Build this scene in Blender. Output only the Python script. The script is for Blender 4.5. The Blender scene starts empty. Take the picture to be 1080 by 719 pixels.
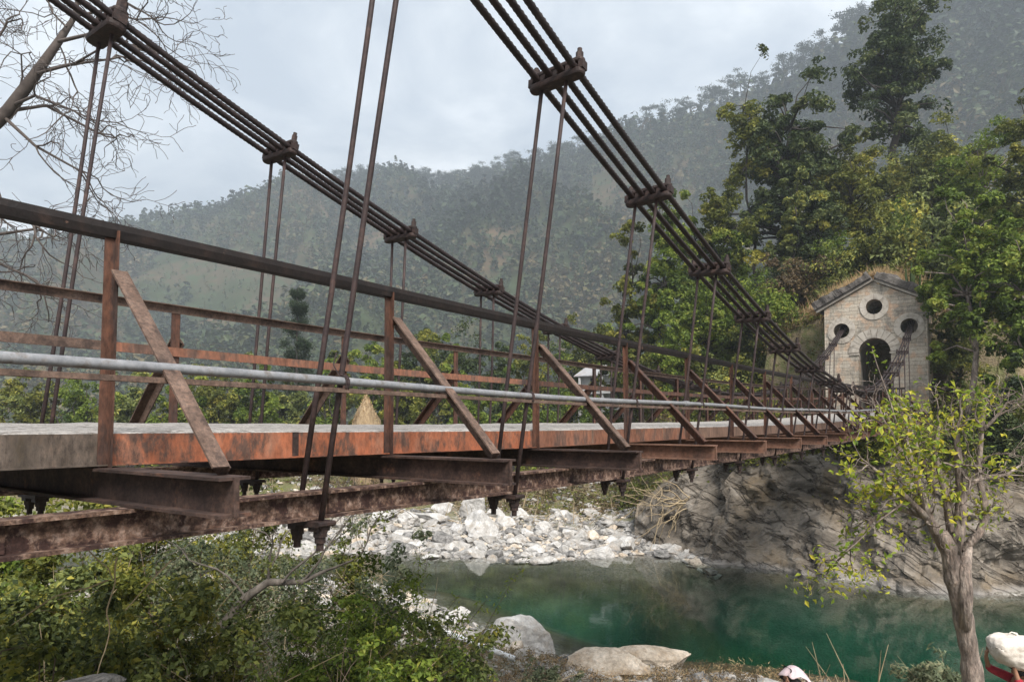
import bpy, bmesh, math, random
import numpy as np
from mathutils import Vector, Matrix

SC = bpy.context.scene
COL = SC.collection
RAD = math.radians
F_PX, CX, HY = 740.0, 540.0, 447.0          # focal length, principal column, horizon row (pixels of a 1080 px wide frame)
PSI = math.atan(519.0 / F_PX)               # the camera looks this far to the left of the bridge axis (+Y)
CP, SP = math.cos(PSI), math.sin(PSI)

# ------------------------------------------------------------------ small maths
def W(r, d, z=0.0):
    """right / ahead / up of the viewpoint -> world"""
    return (r * CP - d * SP, r * SP + d * CP, z)

def at(px, py, d):
    return W((px - CX) / F_PX * d, d, (HY - py) / F_PX * d)

def gx(px, d):
    return (px - CX) / F_PX * d

def _hash(ix, iy, iz, seed):
    h = (ix * 374761393 + iy * 668265263 + iz * 1274126177 + seed * 974711) & 0x7fffffff
    h = ((h ^ (h >> 13)) * 1274126177) & 0x7fffffff
    h = ((h ^ (h >> 15)) * 668265263) & 0x7fffffff
    return (h & 0xffffff) / float(0xffffff)

def vnoise(p, seed=0):
    p = np.asarray(p, dtype=np.float64)
    i = np.floor(p).astype(np.int64); f = p - i
    f = f * f * (3 - 2 * f)
    out = np.zeros(len(p))
    for dx in (0, 1):
        wx = f[:, 0] if dx else 1 - f[:, 0]
        for dy in (0, 1):
            wy = f[:, 1] if dy else 1 - f[:, 1]
            for dz in (0, 1):
                wz = f[:, 2] if dz else 1 - f[:, 2]
                out += wx * wy * wz * _hash(i[:, 0] + dx, i[:, 1] + dy, i[:, 2] + dz, seed)
    return out * 2 - 1

def fbm(p, octaves=4, seed=0):
    p = np.asarray(p, dtype=np.float64)
    s = np.zeros(len(p)); a = 0.5
    for o in range(octaves):
        s += a * vnoise(p * (2 ** o) + 17.3 * o, seed + o)
        a *= 0.5
    return s

def sstep(a, b, x):
    t = np.clip((x - a) / (b - a), 0, 1)
    return t * t * (3 - 2 * t)

# ------------------------------------------------------------------ objects
def tag(o, label=None, cat=None, group=None, kind=None):
    if label: o['label'] = label
    if cat: o['category'] = cat
    if group: o['group'] = group
    if kind: o['kind'] = kind
    return o

def thing(name, label, cat, loc=(0, 0, 0), rz=0.0, group=None):
    o = bpy.data.objects.new(name, None); COL.objects.link(o)
    o.location = loc; o.rotation_euler = (0, 0, rz); o.empty_display_size = 0.2
    return tag(o, label, cat, group)

def link(name, me, parent=None, loc=None):
    o = bpy.data.objects.new(name, me); COL.objects.link(o)
    if parent: o.parent = parent
    if loc is not None: o.location = loc
    return o

def np_mesh(name, v, faces, mats, smooth=False, attr=None, mat_idx=None):
    """faces: an (n,k) array of equal polygons or a list of index lists"""
    me = bpy.data.meshes.new(name)
    v = np.asarray(v, dtype=np.float32)
    if isinstance(faces, np.ndarray):
        n, k = faces.shape
        flat = faces.astype(np.int32).ravel(); tot = np.full(n, k, np.int32)
    else:
        tot = np.array([len(f) for f in faces], np.int32); n = len(faces)
        flat = np.array([i for f in faces for i in f], np.int32)
    me.vertices.add(len(v)); me.vertices.foreach_set('co', v.ravel())
    me.loops.add(len(flat)); me.loops.foreach_set('vertex_index', flat)
    me.polygons.add(n)
    st = np.zeros(n, np.int32); st[1:] = np.cumsum(tot)[:-1]
    me.polygons.foreach_set('loop_start', st); me.polygons.foreach_set('loop_total', tot)
    me.polygons.foreach_set('use_smooth', np.full(n, smooth, bool))
    for m in (mats if isinstance(mats, (list, tuple)) else [mats]):
        me.materials.append(m)
    if mat_idx is not None:
        me.polygons.foreach_set('material_index', np.asarray(mat_idx, np.int32))
    me.update(calc_edges=True); me.validate()
    if attr is not None:
        for nm, arr in attr.items():
            a = me.attributes.new(nm, 'FLOAT', 'POINT'); a.data.foreach_set('value', np.asarray(arr, np.float32))
    return me

class MB:
    def __init__(s): s.v = []; s.f = []; s.m = []; s.n = 0
    def add(s, v, f, mi=0):
        s.v.append(np.asarray(v, float)); s.f += [[i + s.n for i in q] for q in f]; s.m += [mi] * len(f); s.n += len(v)
        return s
    def sweep(s, sec, pts, up=(0, 0, 1), mi=0, caps=True):
        """sec: closed 2-D outline (side, up) swept along pts"""
        pts = np.asarray(pts, float); sec = np.asarray(sec, float); k = len(sec); V = []
        up = np.asarray(up, float)
        for i in range(len(pts)):
            a = pts[max(i - 1, 0)]; b = pts[min(i + 1, len(pts) - 1)]
            t = (b - a) / np.linalg.norm(b - a)
            side = np.cross(t, up); side /= np.linalg.norm(side); u = np.cross(side, t)
            V.append(pts[i] + sec[:, :1] * side + sec[:, 1:] * u)
        f = []
        for i in range(len(pts) - 1):
            for j in range(k):
                a = i * k + j; b = i * k + (j + 1) % k
                f.append([a, b, b + k, a + k])
        if caps:
            f.append(list(range(k))[::-1]); f.append([(len(pts) - 1) * k + j for j in range(k)])
        return s.add(np.concatenate(V), f, mi)
    def tube(s, pts, rad, n=8, mi=0, caps=True):
        pts = np.asarray(pts, float)
        rad = np.full(len(pts), rad) if np.isscalar(rad) else np.asarray(rad, float)
        t = np.gradient(pts, axis=0); t /= np.maximum(np.linalg.norm(t, axis=1), 1e-9)[:, None]
        ref = np.array([0, 0, 1.0]) if abs(t[0][2]) < 0.9 else np.array([1.0, 0, 0])
        u = np.cross(t[0], ref); u /= np.linalg.norm(u)
        an = np.linspace(0, 2 * np.pi, n, endpoint=False); V = []
        for i in range(len(pts)):
            u = u - t[i] * np.dot(u, t[i]); u /= max(np.linalg.norm(u), 1e-9); w = np.cross(t[i], u)
            V.append(pts[i] + rad[i] * (np.cos(an)[:, None] * u + np.sin(an)[:, None] * w))
        f = []
        for i in range(len(pts) - 1):
            for j in range(n):
                a = i * n + j; b = i * n + (j + 1) % n
                f.append([a, b, b + n, a + n])
        if caps:
            f.append(list(range(n))[::-1]); f.append([(len(pts) - 1) * n + j for j in range(n)])
        return s.add(np.concatenate(V), f, mi)
    def box(s, c, size, M=None, mi=0, bevel=0.0):
        x, y, z = np.asarray(size) / 2.0
        if bevel:
            b = bevel; o = []
            sec = [(-x + b, -z), (x - b, -z), (x, -z + b), (x, z - b), (x - b, z), (-x + b, z), (-x, z - b), (-x, -z + b)]
            V = np.array([(p[0], -y, p[1]) for p in sec] + [(p[0], y, p[1]) for p in sec])
            f = [[i, (i + 1) % 8, (i + 1) % 8 + 8, i + 8] for i in range(8)] + [list(range(8))[::-1], list(range(8, 16))]
        else:
            V = np.array([(a, b, e) for a in (-x, x) for b in (-y, y) for e in (-z, z)])
            f = [[0, 1, 3, 2], [4, 6, 7, 5], [0, 4, 5, 1], [2, 3, 7, 6], [0, 2, 6, 4], [1, 5, 7, 3]]
        if M is not None: V = V @ np.asarray(M).T
        return s.add(V + np.asarray(c), f, mi)
    def mesh(s, name, mats, smooth=False):
        me = np_mesh(name, np.concatenate(s.v), s.f, mats, smooth, mat_idx=s.m)
        bm = bmesh.new(); bm.from_mesh(me); bmesh.ops.recalc_face_normals(bm, faces=bm.faces); bm.to_mesh(me); bm.free()
        return me
    def build(s, name, mats, parent=None, smooth=False, loc=None):
        return link(name, s.mesh(name, mats, smooth), parent, loc)

def isect(h, w, tf, tw):      # I section, centred, h high
    return [(-w/2, -h/2), (w/2, -h/2), (w/2, -h/2+tf), (tw/2, -h/2+tf), (tw/2, h/2-tf), (w/2, h/2-tf), (w/2, h/2), (-w/2, h/2), (-w/2, h/2-tf), (-tw/2, h/2-tf), (-tw/2, -h/2+tf), (-w/2, -h/2+tf)]
def lsect(a, b, t):           # L angle, corner at the origin
    return [(0, 0), (a, 0), (a, t), (t, t), (t, b), (0, b)]
def csect(r, n=10):
    return [(r*math.cos(2*math.pi*i/n), r*math.sin(2*math.pi*i/n)) for i in range(n)]

# ------------------------------------------------------------------ materials
def nodes(name):
    m = bpy.data.materials.new(name); m.use_nodes = True
    nt = m.node_tree; nt.nodes.clear()
    return m, nt, nt.nodes, nt.links

def ramp(N, stops):
    r = N.new('ShaderNodeValToRGB'); e = r.color_ramp.elements
    while len(e) < len(stops): e.new(0.5)
    for i, (p, c) in enumerate(stops):
        e[i].position = p; e[i].color = (*c, 1)
    return r

def mat_noise(name, stops, scale=4.0, rough=0.8, bump=0.3, bscale=None, stain=None, stain_scale=1.3, stretch=(1, 1, 1), detail=6, metallic=0.0, dist=0.01, spec=0.3, st=(0.5, 0.68), fleck=0.0, fleck_scale=30):
    m, nt, N, L = nodes(name)
    geo = N.new('ShaderNodeNewGeometry'); mp = N.new('ShaderNodeMapping'); mp.inputs['Scale'].default_value = stretch
    L.new(geo.outputs['Position'], mp.inputs['Vector'])
    n1 = N.new('ShaderNodeTexNoise'); n1.inputs['Scale'].default_value = scale; n1.inputs['Detail'].default_value = detail; n1.inputs['Roughness'].default_value = 0.65
    L.new(mp.outputs[0], n1.inputs['Vector'])
    r = ramp(N, stops); L.new(n1.outputs['Fac'], r.inputs[0]); out = r.outputs[0]
    if stain:
        n2 = N.new('ShaderNodeTexNoise'); n2.inputs['Scale'].default_value = stain_scale; n2.inputs['Detail'].default_value = 8; n2.inputs['Roughness'].default_value = 0.7
        L.new(mp.outputs[0], n2.inputs['Vector'])
        r2 = ramp(N, [(st[0], (0, 0, 0)), (st[1], (1, 1, 1))]); L.new(n2.outputs['Fac'], r2.inputs[0])
        mx = N.new('ShaderNodeMix'); mx.data_type = 'RGBA'
        L.new(r2.outputs[0], mx.inputs[0]); L.new(out, mx.inputs[6]); mx.inputs[7].default_value = (*stain, 1); out = mx.outputs[2]
    if fleck:
        n4 = N.new('ShaderNodeTexNoise'); n4.inputs['Scale'].default_value = fleck_scale; n4.inputs['Detail'].default_value = 7; n4.inputs['Roughness'].default_value = 0.75
        L.new(mp.outputs[0], n4.inputs['Vector'])
        r4 = ramp(N, [(.36, (.42, .40, .40)), (.5, (1, 1, 1)), (.66, (1.75, 1.6, 1.5))]); L.new(n4.outputs['Fac'], r4.inputs[0])
        m4 = N.new('ShaderNodeMix'); m4.data_type = 'RGBA'; m4.blend_type = 'MULTIPLY'; m4.inputs[0].default_value = fleck; L.new(out, m4.inputs[6]); L.new(r4.outputs[0], m4.inputs[7]); out = m4.outputs[2]
    b = N.new('ShaderNodeBsdfPrincipled'); b.inputs['Roughness'].default_value = rough; b.inputs['Metallic'].default_value = metallic
    b.inputs['Specular IOR Level'].default_value = spec
    L.new(out, b.inputs['Base Color'])
    if bump:
        n3 = N.new('ShaderNodeTexNoise'); n3.inputs['Scale'].default_value = bscale or scale * 3; n3.inputs['Detail'].default_value = 6
        L.new(mp.outputs[0], n3.inputs['Vector'])
        bp = N.new('ShaderNodeBump'); bp.inputs['Strength'].default_value = bump; bp.inputs['Distance'].default_value = dist
        L.new(n3.outputs['Fac'], bp.inputs['Height']); L.new(bp.outputs[0], b.inputs['Normal'])
    o = N.new('ShaderNodeOutputMaterial'); L.new(b.outputs[0], o.inputs[0])
    return m

def mat_leaf(name, cols, trans=0.35, rough=0.55, spec=0.25):
    m, nt, N, L = nodes(name)
    a = N.new('ShaderNodeAttribute'); a.attribute_name = 'tint'
    r = ramp(N, [(i / (len(cols) - 1), c) for i, c in enumerate(cols)]); L.new(a.outputs['Fac'], r.inputs[0])
    b = N.new('ShaderNodeBsdfPrincipled'); b.inputs['Roughness'].default_value = rough; b.inputs['Specular IOR Level'].default_value = spec
    t = N.new('ShaderNodeBsdfTranslucent'); mx = N.new('ShaderNodeMixShader'); mx.inputs[0].default_value = trans
    L.new(r.outputs[0], b.inputs['Base Color']); L.new(r.outputs[0], t.inputs['Color'])
    L.new(b.outputs[0], mx.inputs[1]); L.new(t.outputs[0], mx.inputs[2])
    o = N.new('ShaderNodeOutputMaterial'); L.new(mx.outputs[0], o.inputs[0])
    return m

M = {}
M['dark_rust'] = mat_noise('dark_rust', [(0.3, (.006, .004, .004)), (0.55, (.012, .008, .007)), (0.75, (.03, .018, .014))], 9, .7, .5, stain=(.17, .10, .075), stain_scale=7, st=(.64, .70), fleck=.6, fleck_scale=45)
M['rust'] = mat_noise('rust', [(0.3, (.035, .020, .016)), (0.5, (.072, .035, .024)), (0.72, (.125, .056, .035))], 7, .85, .6, stain=(.045, .03, .026), stain_scale=4.5, st=(.5, .6), stretch=(1, 1, .4), fleck=.7, fleck_scale=40)
M['brace_rust'] = mat_noise('brace_rust', [(0.3, (.07, .045, .034)), (0.55, (.12, .08, .062)), (0.75, (.18, .125, .10))], 8, .85, .6, stain=(.05, .034, .028), stain_scale=5, st=(.5, .62), fleck=.7, fleck_scale=50)
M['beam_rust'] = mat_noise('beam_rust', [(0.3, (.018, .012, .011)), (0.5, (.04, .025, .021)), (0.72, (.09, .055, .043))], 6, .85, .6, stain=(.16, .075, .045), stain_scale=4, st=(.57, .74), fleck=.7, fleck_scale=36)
M['girder_rust'] = mat_noise('girder_rust', [(0.38, (.042, .024, .018)), (0.5, (.115, .07, .05)), (0.64, (.24, .17, .135))], 17, .9, .6, stain=(.035, .018, .015), stain_scale=9, st=(.48, .56), fleck=.7, fleck_scale=55)
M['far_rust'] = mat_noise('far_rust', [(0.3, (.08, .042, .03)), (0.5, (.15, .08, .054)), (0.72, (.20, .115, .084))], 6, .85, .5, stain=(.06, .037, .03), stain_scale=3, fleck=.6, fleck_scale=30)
M['orange'] = mat_noise('orange', [(0.3, (.19, .07, .038)), (0.5, (.27, .092, .046)), (0.72, (.24, .13, .088))], 5, .75, .4, stain=(.085, .05, .038), stain_scale=6, st=(.48, .58), stretch=(1, 1, .5), fleck=.55, fleck_scale=26)
M['orange_worn'] = mat_noise('orange_worn', [(0.3, (.14, .066, .043)), (0.5, (.21, .092, .056)), (0.72, (.19, .12, .09))], 5, .8, .4, stain=(.10, .06, .046), stain_scale=5, st=(.46, .6), stretch=(1, 1, .4), fleck=.6, fleck_scale=26)
M['rust_panel'] = mat_noise('rust_panel', [(0.3, (.11, .07, .053)), (0.5, (.17, .105, .075)), (0.72, (.23, .15, .11))], 5, .85, .4, stain=(.08, .052, .042), stain_scale=5, st=(.46, .62), stretch=(1, 1, .3), fleck=.6, fleck_scale=26)
M['concrete'] = mat_noise('concrete', [(0.3, (.18, .168, .155)), (0.5, (.29, .275, .26)), (0.7, (.39, .37, .35))], 14, .9, .8, stain=(.13, .115, .10), stain_scale=11, st=(.54, .62), dist=.03, fleck=.7, fleck_scale=60)
M['old_concrete'] = mat_noise('old_concrete', [(0.3, (.05, .038, .030)), (0.5, (.085, .066, .053)), (0.7, (.125, .10, .083))], 7, .9, .7, stain=(.05, .04, .03), stain_scale=5, st=(.48, .62), stretch=(1, 1, .5), fleck=.7, fleck_scale=40)
M['cable'] = mat_noise('cable', [(0.3, (.012, .008, .009)), (0.55, (.024, .016, .016)), (0.75, (.05, .032, .028))], 9, .6, .25)
M['clamp'] = mat_noise('clamp', [(0.3, (.012, .008, .008)), (0.55, (.028, .017, .015)), (0.75, (.065, .038, .03))], 14, .7, .4, fleck=.6, fleck_scale=60)
M['rod'] = mat_noise('rod', [(0.3, (.018, .012, .013)), (0.55, (.035, .022, .021)), (0.75, (.075, .044, .037))], 7, .65, .3, fleck=.6, fleck_scale=40)
M['pipe'] = mat_noise('pipe', [(0.3, (.14, .143, .153)), (0.6, (.21, .214, .226))], 6, .45, .05, stain=(.13, .115, .105), stain_scale=12, st=(.52, .66), spec=.5, fleck=.35, fleck_scale=35)
# =================================================================== BRIDGE
L1, L2 = 3.774, 6.14          # distance of the two railings from the viewpoint line
LC = (L1 + L2) / 2
T0 = 1.758                    # station of the first post in view, 2 m bays
def camber(t):
    t = np.asarray(t, float)
    return 0.65 * np.clip((t - 10) / 27, 0, None) ** 2 - 0.02 * np.exp(-((t - 6) / 3.0) ** 2)
def cable_z(t):
    t = np.asarray(t, float)
    return np.where(t < 20, .85 + .0092 * (20 - t) ** 2, .85 + .0126 * (t - 20) ** 2)
def cable_L(side, t):
    return 2.95 + .0138 * t if side == 'near' else 6.45 - .0015 * t
def line(L, z, ta, tb, step=1.0, cam=True):
    ts = np.arange(ta, tb + 1e-6, step)
    if ts[-1] < tb - .05: ts = np.append(ts, tb)
    return np.stack([np.full(len(ts), -L), ts, z + (camber(ts) if cam else 0 * ts)], 1)
TA, TB = -1.3, 36.85

bridge = thing('suspension_bridge', 'rusty suspension footbridge with orange deck edge hanging from twisted steel cables over the river', 'bridge')

# deck slab, crumbled along its edges
ts = np.arange(TA, TB, .06)
prof = np.array([0, .01, .03, .08, .16, .3, .6, 1.2, 1.8, 2.1, 2.25, 2.33, 2.36, 2.37]) + L1 + .02
g = np.array([(L, t) for t in ts for L in prof]); k = len(prof)
zz = -.035 + (g[:, 0] - L1) / 2.4 * .055 + camber(g[:, 1])
edge = np.exp(-(g[:, 0] - L1 - .02) / .05) + np.exp(-(L2 + .02 - g[:, 0]) / .05)
nz = fbm(np.stack([g[:, 0] * 3, g[:, 1] * 3, 0 * zz], 1), 4, 5)
zz += nz * .018 - edge * (.012 + .02 * np.abs(fbm(np.stack([g[:, 0] * 6, g[:, 1] * 6, 0 * zz], 1), 3, 9)))
top = np.stack([-g[:, 0], g[:, 1], zz], 1); n = len(ts)
bot = top.copy(); bot[:, 2] = -.195 + camber(g[:, 1])
V = np.concatenate([top, bot]); o = n * k
F = [[i*k+j, i*k+j+1, (i+1)*k+j+1, (i+1)*k+j] for i in range(n-1) for j in range(k-1)]
F += [[o+a for a in f[::-1]] for f in F]
for i in range(n-1):
    for j in (0, k-1):
        a, b = i*k+j, (i+1)*k+j; F.append([a, b, o+b, o+a])
for i in (0, n-1):
    for j in range(k-1): a = i*k+j; F.append([a, a+1, o+a+1, o+a])
mb = MB(); mb.add(V, F); mb.build('deck', M['concrete'], bridge)

stations = [T0 + 2 * i for i in range(-1, 18)]
STF = -.28                                   # the far posts stand a little back from the near ones
# edge panels between the posts
for s, (L, sg) in enumerate(((L1, 1), (L2 + .04, -1))):
    for i in range(-1, 18):
        a = T0 + 2 * (i - 1) + (STF if s else 0); b = a + 2
        a = max(a, TA); b = min(b, TB)
        if b - a < .2: continue
        pts = line(L - .006 * sg, -.125, a + .004, b - .004, .5)
        mb = MB(); mb.sweep([(-.011, -.085), (.011, -.085), (.011, .078), (-.011, .078)], pts)
        mb.sweep([(.0112, -.085), (.03, -.085), (.03, -.078), (.0112, -.078)] if sg > 0 else [(-.03, -.085), (-.0112, -.085), (-.0112, -.078), (-.03, -.078)], pts)
        m = 'old_concrete' if i <= 0 else 'orange' if i <= 2 else 'orange_worn' if i in (3, 4) else 'rust_panel'
        p = mb.build('edge_panel', M[m], bridge)
        if s == 0 and i == 0: tag(p, 'grey weathered concrete deck edge beside the first post')
        elif m == 'orange': tag(p, 'orange painted deck edge with rust stains')
        if i > 0 and s == 0:                 # splice plate in the middle of a bay
            mb = MB(); mb.box((-L + .012, a + 1.16, -.122 + float(camber(a + 1.16))), (.012, .05, .155)); mb.build('splice_plate', M['beam_rust' if i < 3 else 'rust_panel'], bridge)

# railings
mb = MB(); mb.sweep([(-.042, -.04), (.0, -.05), (.042, -.04), (.05, 0), (.042, .036), (0, .044), (-.042, .036), (-.05, 0)], line(L1, 1.0, TA, TB)); mb.build('top_rail', M['dark_rust'], bridge)
mb = MB(); mb.sweep(lsect(.055, -.065, .007), line(L2, 1.075, TA, TB)); mb.build('top_rail', M['brace_rust'], bridge)
mr = line(L2, .66, TA, TB)
for a, b, m in ((TA, 2.9, 'brace_rust'), (2.9, 9.0, 'orange_worn'), (9.0, TB, 'rust')):
    mb = MB(); mb.sweep([(-.008, -.04), (.012, -.04), (.012, .04), (-.008, .04)], line(L2, .66, a, b)); p = mb.build('middle_rail', M[m], bridge)
    if m == 'orange_worn': tag(p, 'orange painted stretch of the far middle rail')
mb = MB(); mb.sweep([(-.024, -.014), (.024, -.014), (.024, .012), (-.024, .012)], line(3.2, .205, TA, 30)); mb.build('pipe_carrier', M['brace_rust'], bridge)
mb = MB(); mb.sweep(lsect(.045, .055, .008), [(0, 0, 0), (0, 0, .6), (0, 0, 1.215)], up=(0, -1, 0)); post_n = mb.mesh('railing_post', M['rust'])
mb = MB(); mb.sweep(lsect(-.07, .085, .009), [(0, 0, 0), (0, 0, .6), (0, 0, 1.25)], up=(0, -1, 0)); post_f = mb.mesh('railing_post', M['rust'])
rng = random.Random(4)
for i, t in enumerate(stations):
    c = float(camber(t))
    o = link('railing_post', post_n, bridge, (-L1 + .02, t, -.218 + c)); o.rotation_euler = (rng.uniform(-.012, .012), rng.uniform(-.01, .01), 0)
    if i == 1: o.rotation_euler = (-.012, .0, 0)
    o = link('railing_post', post_f, bridge, (-L2 - .02, t + STF, -.218 + float(camber(t + STF)))); o.rotation_euler = (rng.uniform(-.012, .012), rng.uniform(-.01, .01), 0)
    # raking braces from the posts down to the outer ends of the cross beams
    for s, (L, LE, LB, dt) in enumerate(((L1 - .05, 2.80, L1, .045), (L2 + .05, 2 * LC - 2.80, L2, .045 + STF))):
        tt = t + dt; cc = float(camber(tt))
        jit = rng.uniform(-.03, .03)
        sx = -1 if s == 0 else 1
        mb = MB(); mb.sweep([(sx * (a - .05), e) for a, e in lsect(.095, -.08, .011)], [(-L, tt, .75 + cc + jit), (-(L + LE) / 2, tt, .27 + cc + jit / 2), (-LE, tt, -.215 + cc)], up=(0, 1, 0)); mb.build('brace', M['brace_rust' if i < 4 else 'rust'], bridge)
    mb = MB(); mb.sweep(isect(.17, .15, .014, .014), [(-2.655, t, -.305 + c), (-LC, t, -.305 + c), (-(2 * LC - 2.655), t, -.305 + c)])
    mb.box((-2.648, t, -.305 + c), (.012, .024, .166))
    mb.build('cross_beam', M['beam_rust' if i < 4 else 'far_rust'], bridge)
# two main girders under the cross beams
for L in (3.415, 2 * LC - 3.415):
    mb = MB(); mb.sweep(isect(.165, .14, .018, .016), line(L, -.476, TA, TB)); mb.build('girder', M['girder_rust'], bridge)
    for i, t in enumerate(stations[:6]):
        mb = MB(); mb.box((-L + .0145, t + 1.28, -.476 + float(camber(t + 1.28))), (.012, .3, .12)); mb.build('splice_plate', M['girder_rust'], bridge)

# twisted strands: four to a cable, each a six-lobed rope
def strand(side, off, ph):
    ts = np.concatenate([np.arange(-1.4, 9, .012), np.arange(9, 20, .022), np.arange(20, 38.6, .045)])
    nar = 1 - .42 * sstep(30, 36.5, ts)
    wob = .006 * np.sin(ts * 1.3 + ph)
    P = np.stack([-cable_L(side, ts) + off * nar, ts, cable_z(ts) + wob], 1)
    t = np.gradient(P, axis=0); t /= np.linalg.norm(t, axis=1)[:, None]
    sx = np.tile(np.array([1.0, 0, 0]), (len(ts), 1)); up = np.cross(sx, t)
    n = 12; an = np.linspace(0, 2 * np.pi, n, endpoint=False)
    tw = ts * 2 * np.pi / .30 + ph
    r = .0285 * (1 + .11 * np.cos(6 * (an[None, :] - tw[:, None])))
    V = P[:, None, :] + r[..., None] * (np.cos(an)[None, :, None] * sx[:, None, :] + np.sin(an)[None, :, None] * up[:, None, :])
    i = np.arange(len(ts) - 1)[:, None] * n; j = np.arange(n)[None, :]; j2 = (j + 1) % n
    F = np.stack([i + j, i + j2, i + j2 + n, i + j + n], -1).reshape(-1, 4)
    return np_mesh('cable_strand', V.reshape(-1, 3), F, M['cable'], True)
OFFS = (-.186, -.062, .062, .186)
for side in ('near', 'far'):
    for q, off in enumerate(OFFS): link('cable_strand', strand(side, off, q * 1.7), bridge)

# clamp: two bars with rounded ends above and below the strands, bolted at both ends
def clamp_mesh(w):
    mb = MB()
    for z, h, dy in ((-.058, .052, .055), (.05, .036, .045)):
        n = 7; sec = []
        for kx in range(n): a = -math.pi / 2 + math.pi * kx / (n - 1); sec.append((w / 2 - .05 + .05 * math.cos(a), dy * math.sin(a)))
        for kx in range(n): a = math.pi / 2 + math.pi * kx / (n - 1); sec.append((-w / 2 + .05 + .05 * math.cos(a), dy * math.sin(a)))
        for s, (za, zb, sc) in enumerate(((-h / 2, -h / 4, .93), (-h / 4, h / 4, 1), (h / 4, h / 2, .93))): pass
        lay = [(-h / 2, .9), (-h / 4, 1.0), (h / 4, 1.0), (h / 2, .9)]
        V = np.array([(x * (1 - (1 - c) * .3), y * c, z + dz) for dz, c in lay for x, y in sec]); k = len(sec)
        F = [[i*k+j, i*k+(j+1) % k, (i+1)*k+(j+1) % k, (i+1)*k+j] for i in range(3) for j in range(k)] + [list(range(k))[::-1], [3*k+j for j in range(k)]]
        mb.add(V, F)
    for x in (-.28, -.14, .0, .14, .28):     # saddles between the strands
        mb.box((x * w / .60, 0, -.004), (.045, .075, .075))
    return mb.mesh('cable_clamp', M['clamp'])
def bolt_mesh(big):
    mb = MB(); mb.tube([(0, 0, -.02), (0, 0, .06)], .032, 6); mb.tube([(0, 0, .055), (0, 0, .095 if big else .075)], .021, 8)
    return mb.mesh('bolt', M['clamp'])
CLAMP, BOLT1, BOLT2 = clamp_mesh(.53), bolt_mesh(True), bolt_mesh(False)
mb = MB(); mb.box((0, 0, 0), (.34, .13, .03), bevel=.008)
for x in (-.095, .095): mb.box((x, 0, -.03), (.075, .1, .03))
BRK = mb.mesh('hanger_bracket', M['clamp'])
mb = MB(); mb.tube([(0, 0, .01), (0, 0, -.05)], .042, 6); mb.tube([(0, 0, -.048), (0, 0, -.085)], .034, 6); mb.tube([(0, 0, -.08), (0, 0, -.13)], .022, 8); NUT = mb.mesh('nut', M['clamp'])
for side, Lb, dt in (('near', 3.42, 0.0), ('far', 2 * LC - 3.42, STF)):
    for i in range(0, 17):
        tb = T0 + 1 + 2 * i + dt; zc = float(cable_z(tb)); tt = tb + (.40 if side == 'near' else .5) * max(0, (zc - .9) / 2.9) ** 2
        Lt = float(cable_L(side, tt)); zt = float(cable_z(tt)); slope = float(cable_z(tt + .05) - cable_z(tt - .05)) / .1
        nar = 1 - .42 * float(sstep(30, 36.5, np.array(tt)))
        c = link('cable_clamp', CLAMP, bridge, (-Lt, tt, zt)); c.rotation_euler = (math.atan(slope) * .55 + rng.uniform(-.06, .06), rng.uniform(-.06, .06), rng.uniform(-.08, .08)); c.scale = (nar, 1, 1)
        if side == 'far' and i == 0: c.scale = (.95, 1.5, 1.3)
        for x, bm_ in ((.215, BOLT1), (-.215, BOLT2)): link('bolt', bm_, c, (x, 0, .07))
        br = link('hanger_bracket', BRK, bridge, (-Lb, tb, -.578 + float(camber(tb))))
        for x in (-.105, .105):
            link('nut', NUT, br, (x, 0, -.03))
            a = np.array([-Lb + x, tb, -.60 + float(camber(tb))]); b = np.array([-Lt + (x * 1.15 - .03) * nar, tt, zt - .06])
            m = (a + b) / 2 + np.array([rng.uniform(-.015, .015), rng.uniform(-.015, .015), 0])
            mb = MB(); mb.tube([a, a * .75 + b * .25 + (m - (a + b) / 2) * .7, m, a * .25 + b * .75 + (m - (a + b) / 2) * .7, b], .0172, 8); mb.build('hanger_rod', M['rod'], bridge, smooth=True)

# water pipe carried along the near hangers
wp = thing('water_pipe', 'thin pale grey water pipe running along the near side of the bridge below the railing', 'pipe', (-3.2, T0, .255))
tsx = np.arange(TA, 36.5, .5)
pp = np.stack([0 * tsx, tsx - T0, camber(tsx) + .008 * np.sin(tsx * .9)], 1)
mb = MB(); mb.tube(pp, .0245, 12); mb.build('pipe_run', M['pipe'], wp, smooth=True)
for t in (8.3, 14.3, 20.3, 26.3):
    mb = MB(); z = float(camber(t)) + .008 * math.sin(t * .9); mb.tube([(0, t - T0 - .06, z), (0, t - T0 + .06, z)], .033, 12); mb.build('pipe_coupling', M['pipe'], wp)

for i in range(0, 16):                       # wire ties that hang the pipe from the hangers
    t = T0 + 1.06 + 2 * i; z = float(camber(t)) + .008 * math.sin(t * .9); mb = MB()
    for q in range(3):
        an = np.linspace(0, 2 * np.pi, 15); mb.tube(np.stack([.036 * np.cos(an) - .004, t - T0 + .012 * q + .003 * np.sin(3 * an), z - .016 + .052 * np.sin(an)], 1), .004, 5)
    mb.tube([(-.02, t - T0, z + .02), (-.05, t - T0 - .03, z + .10), (-.045, t - T0 - .01, z + .17)], .004, 5); mb.build('pipe_tie', M['rod'], wp)

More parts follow.
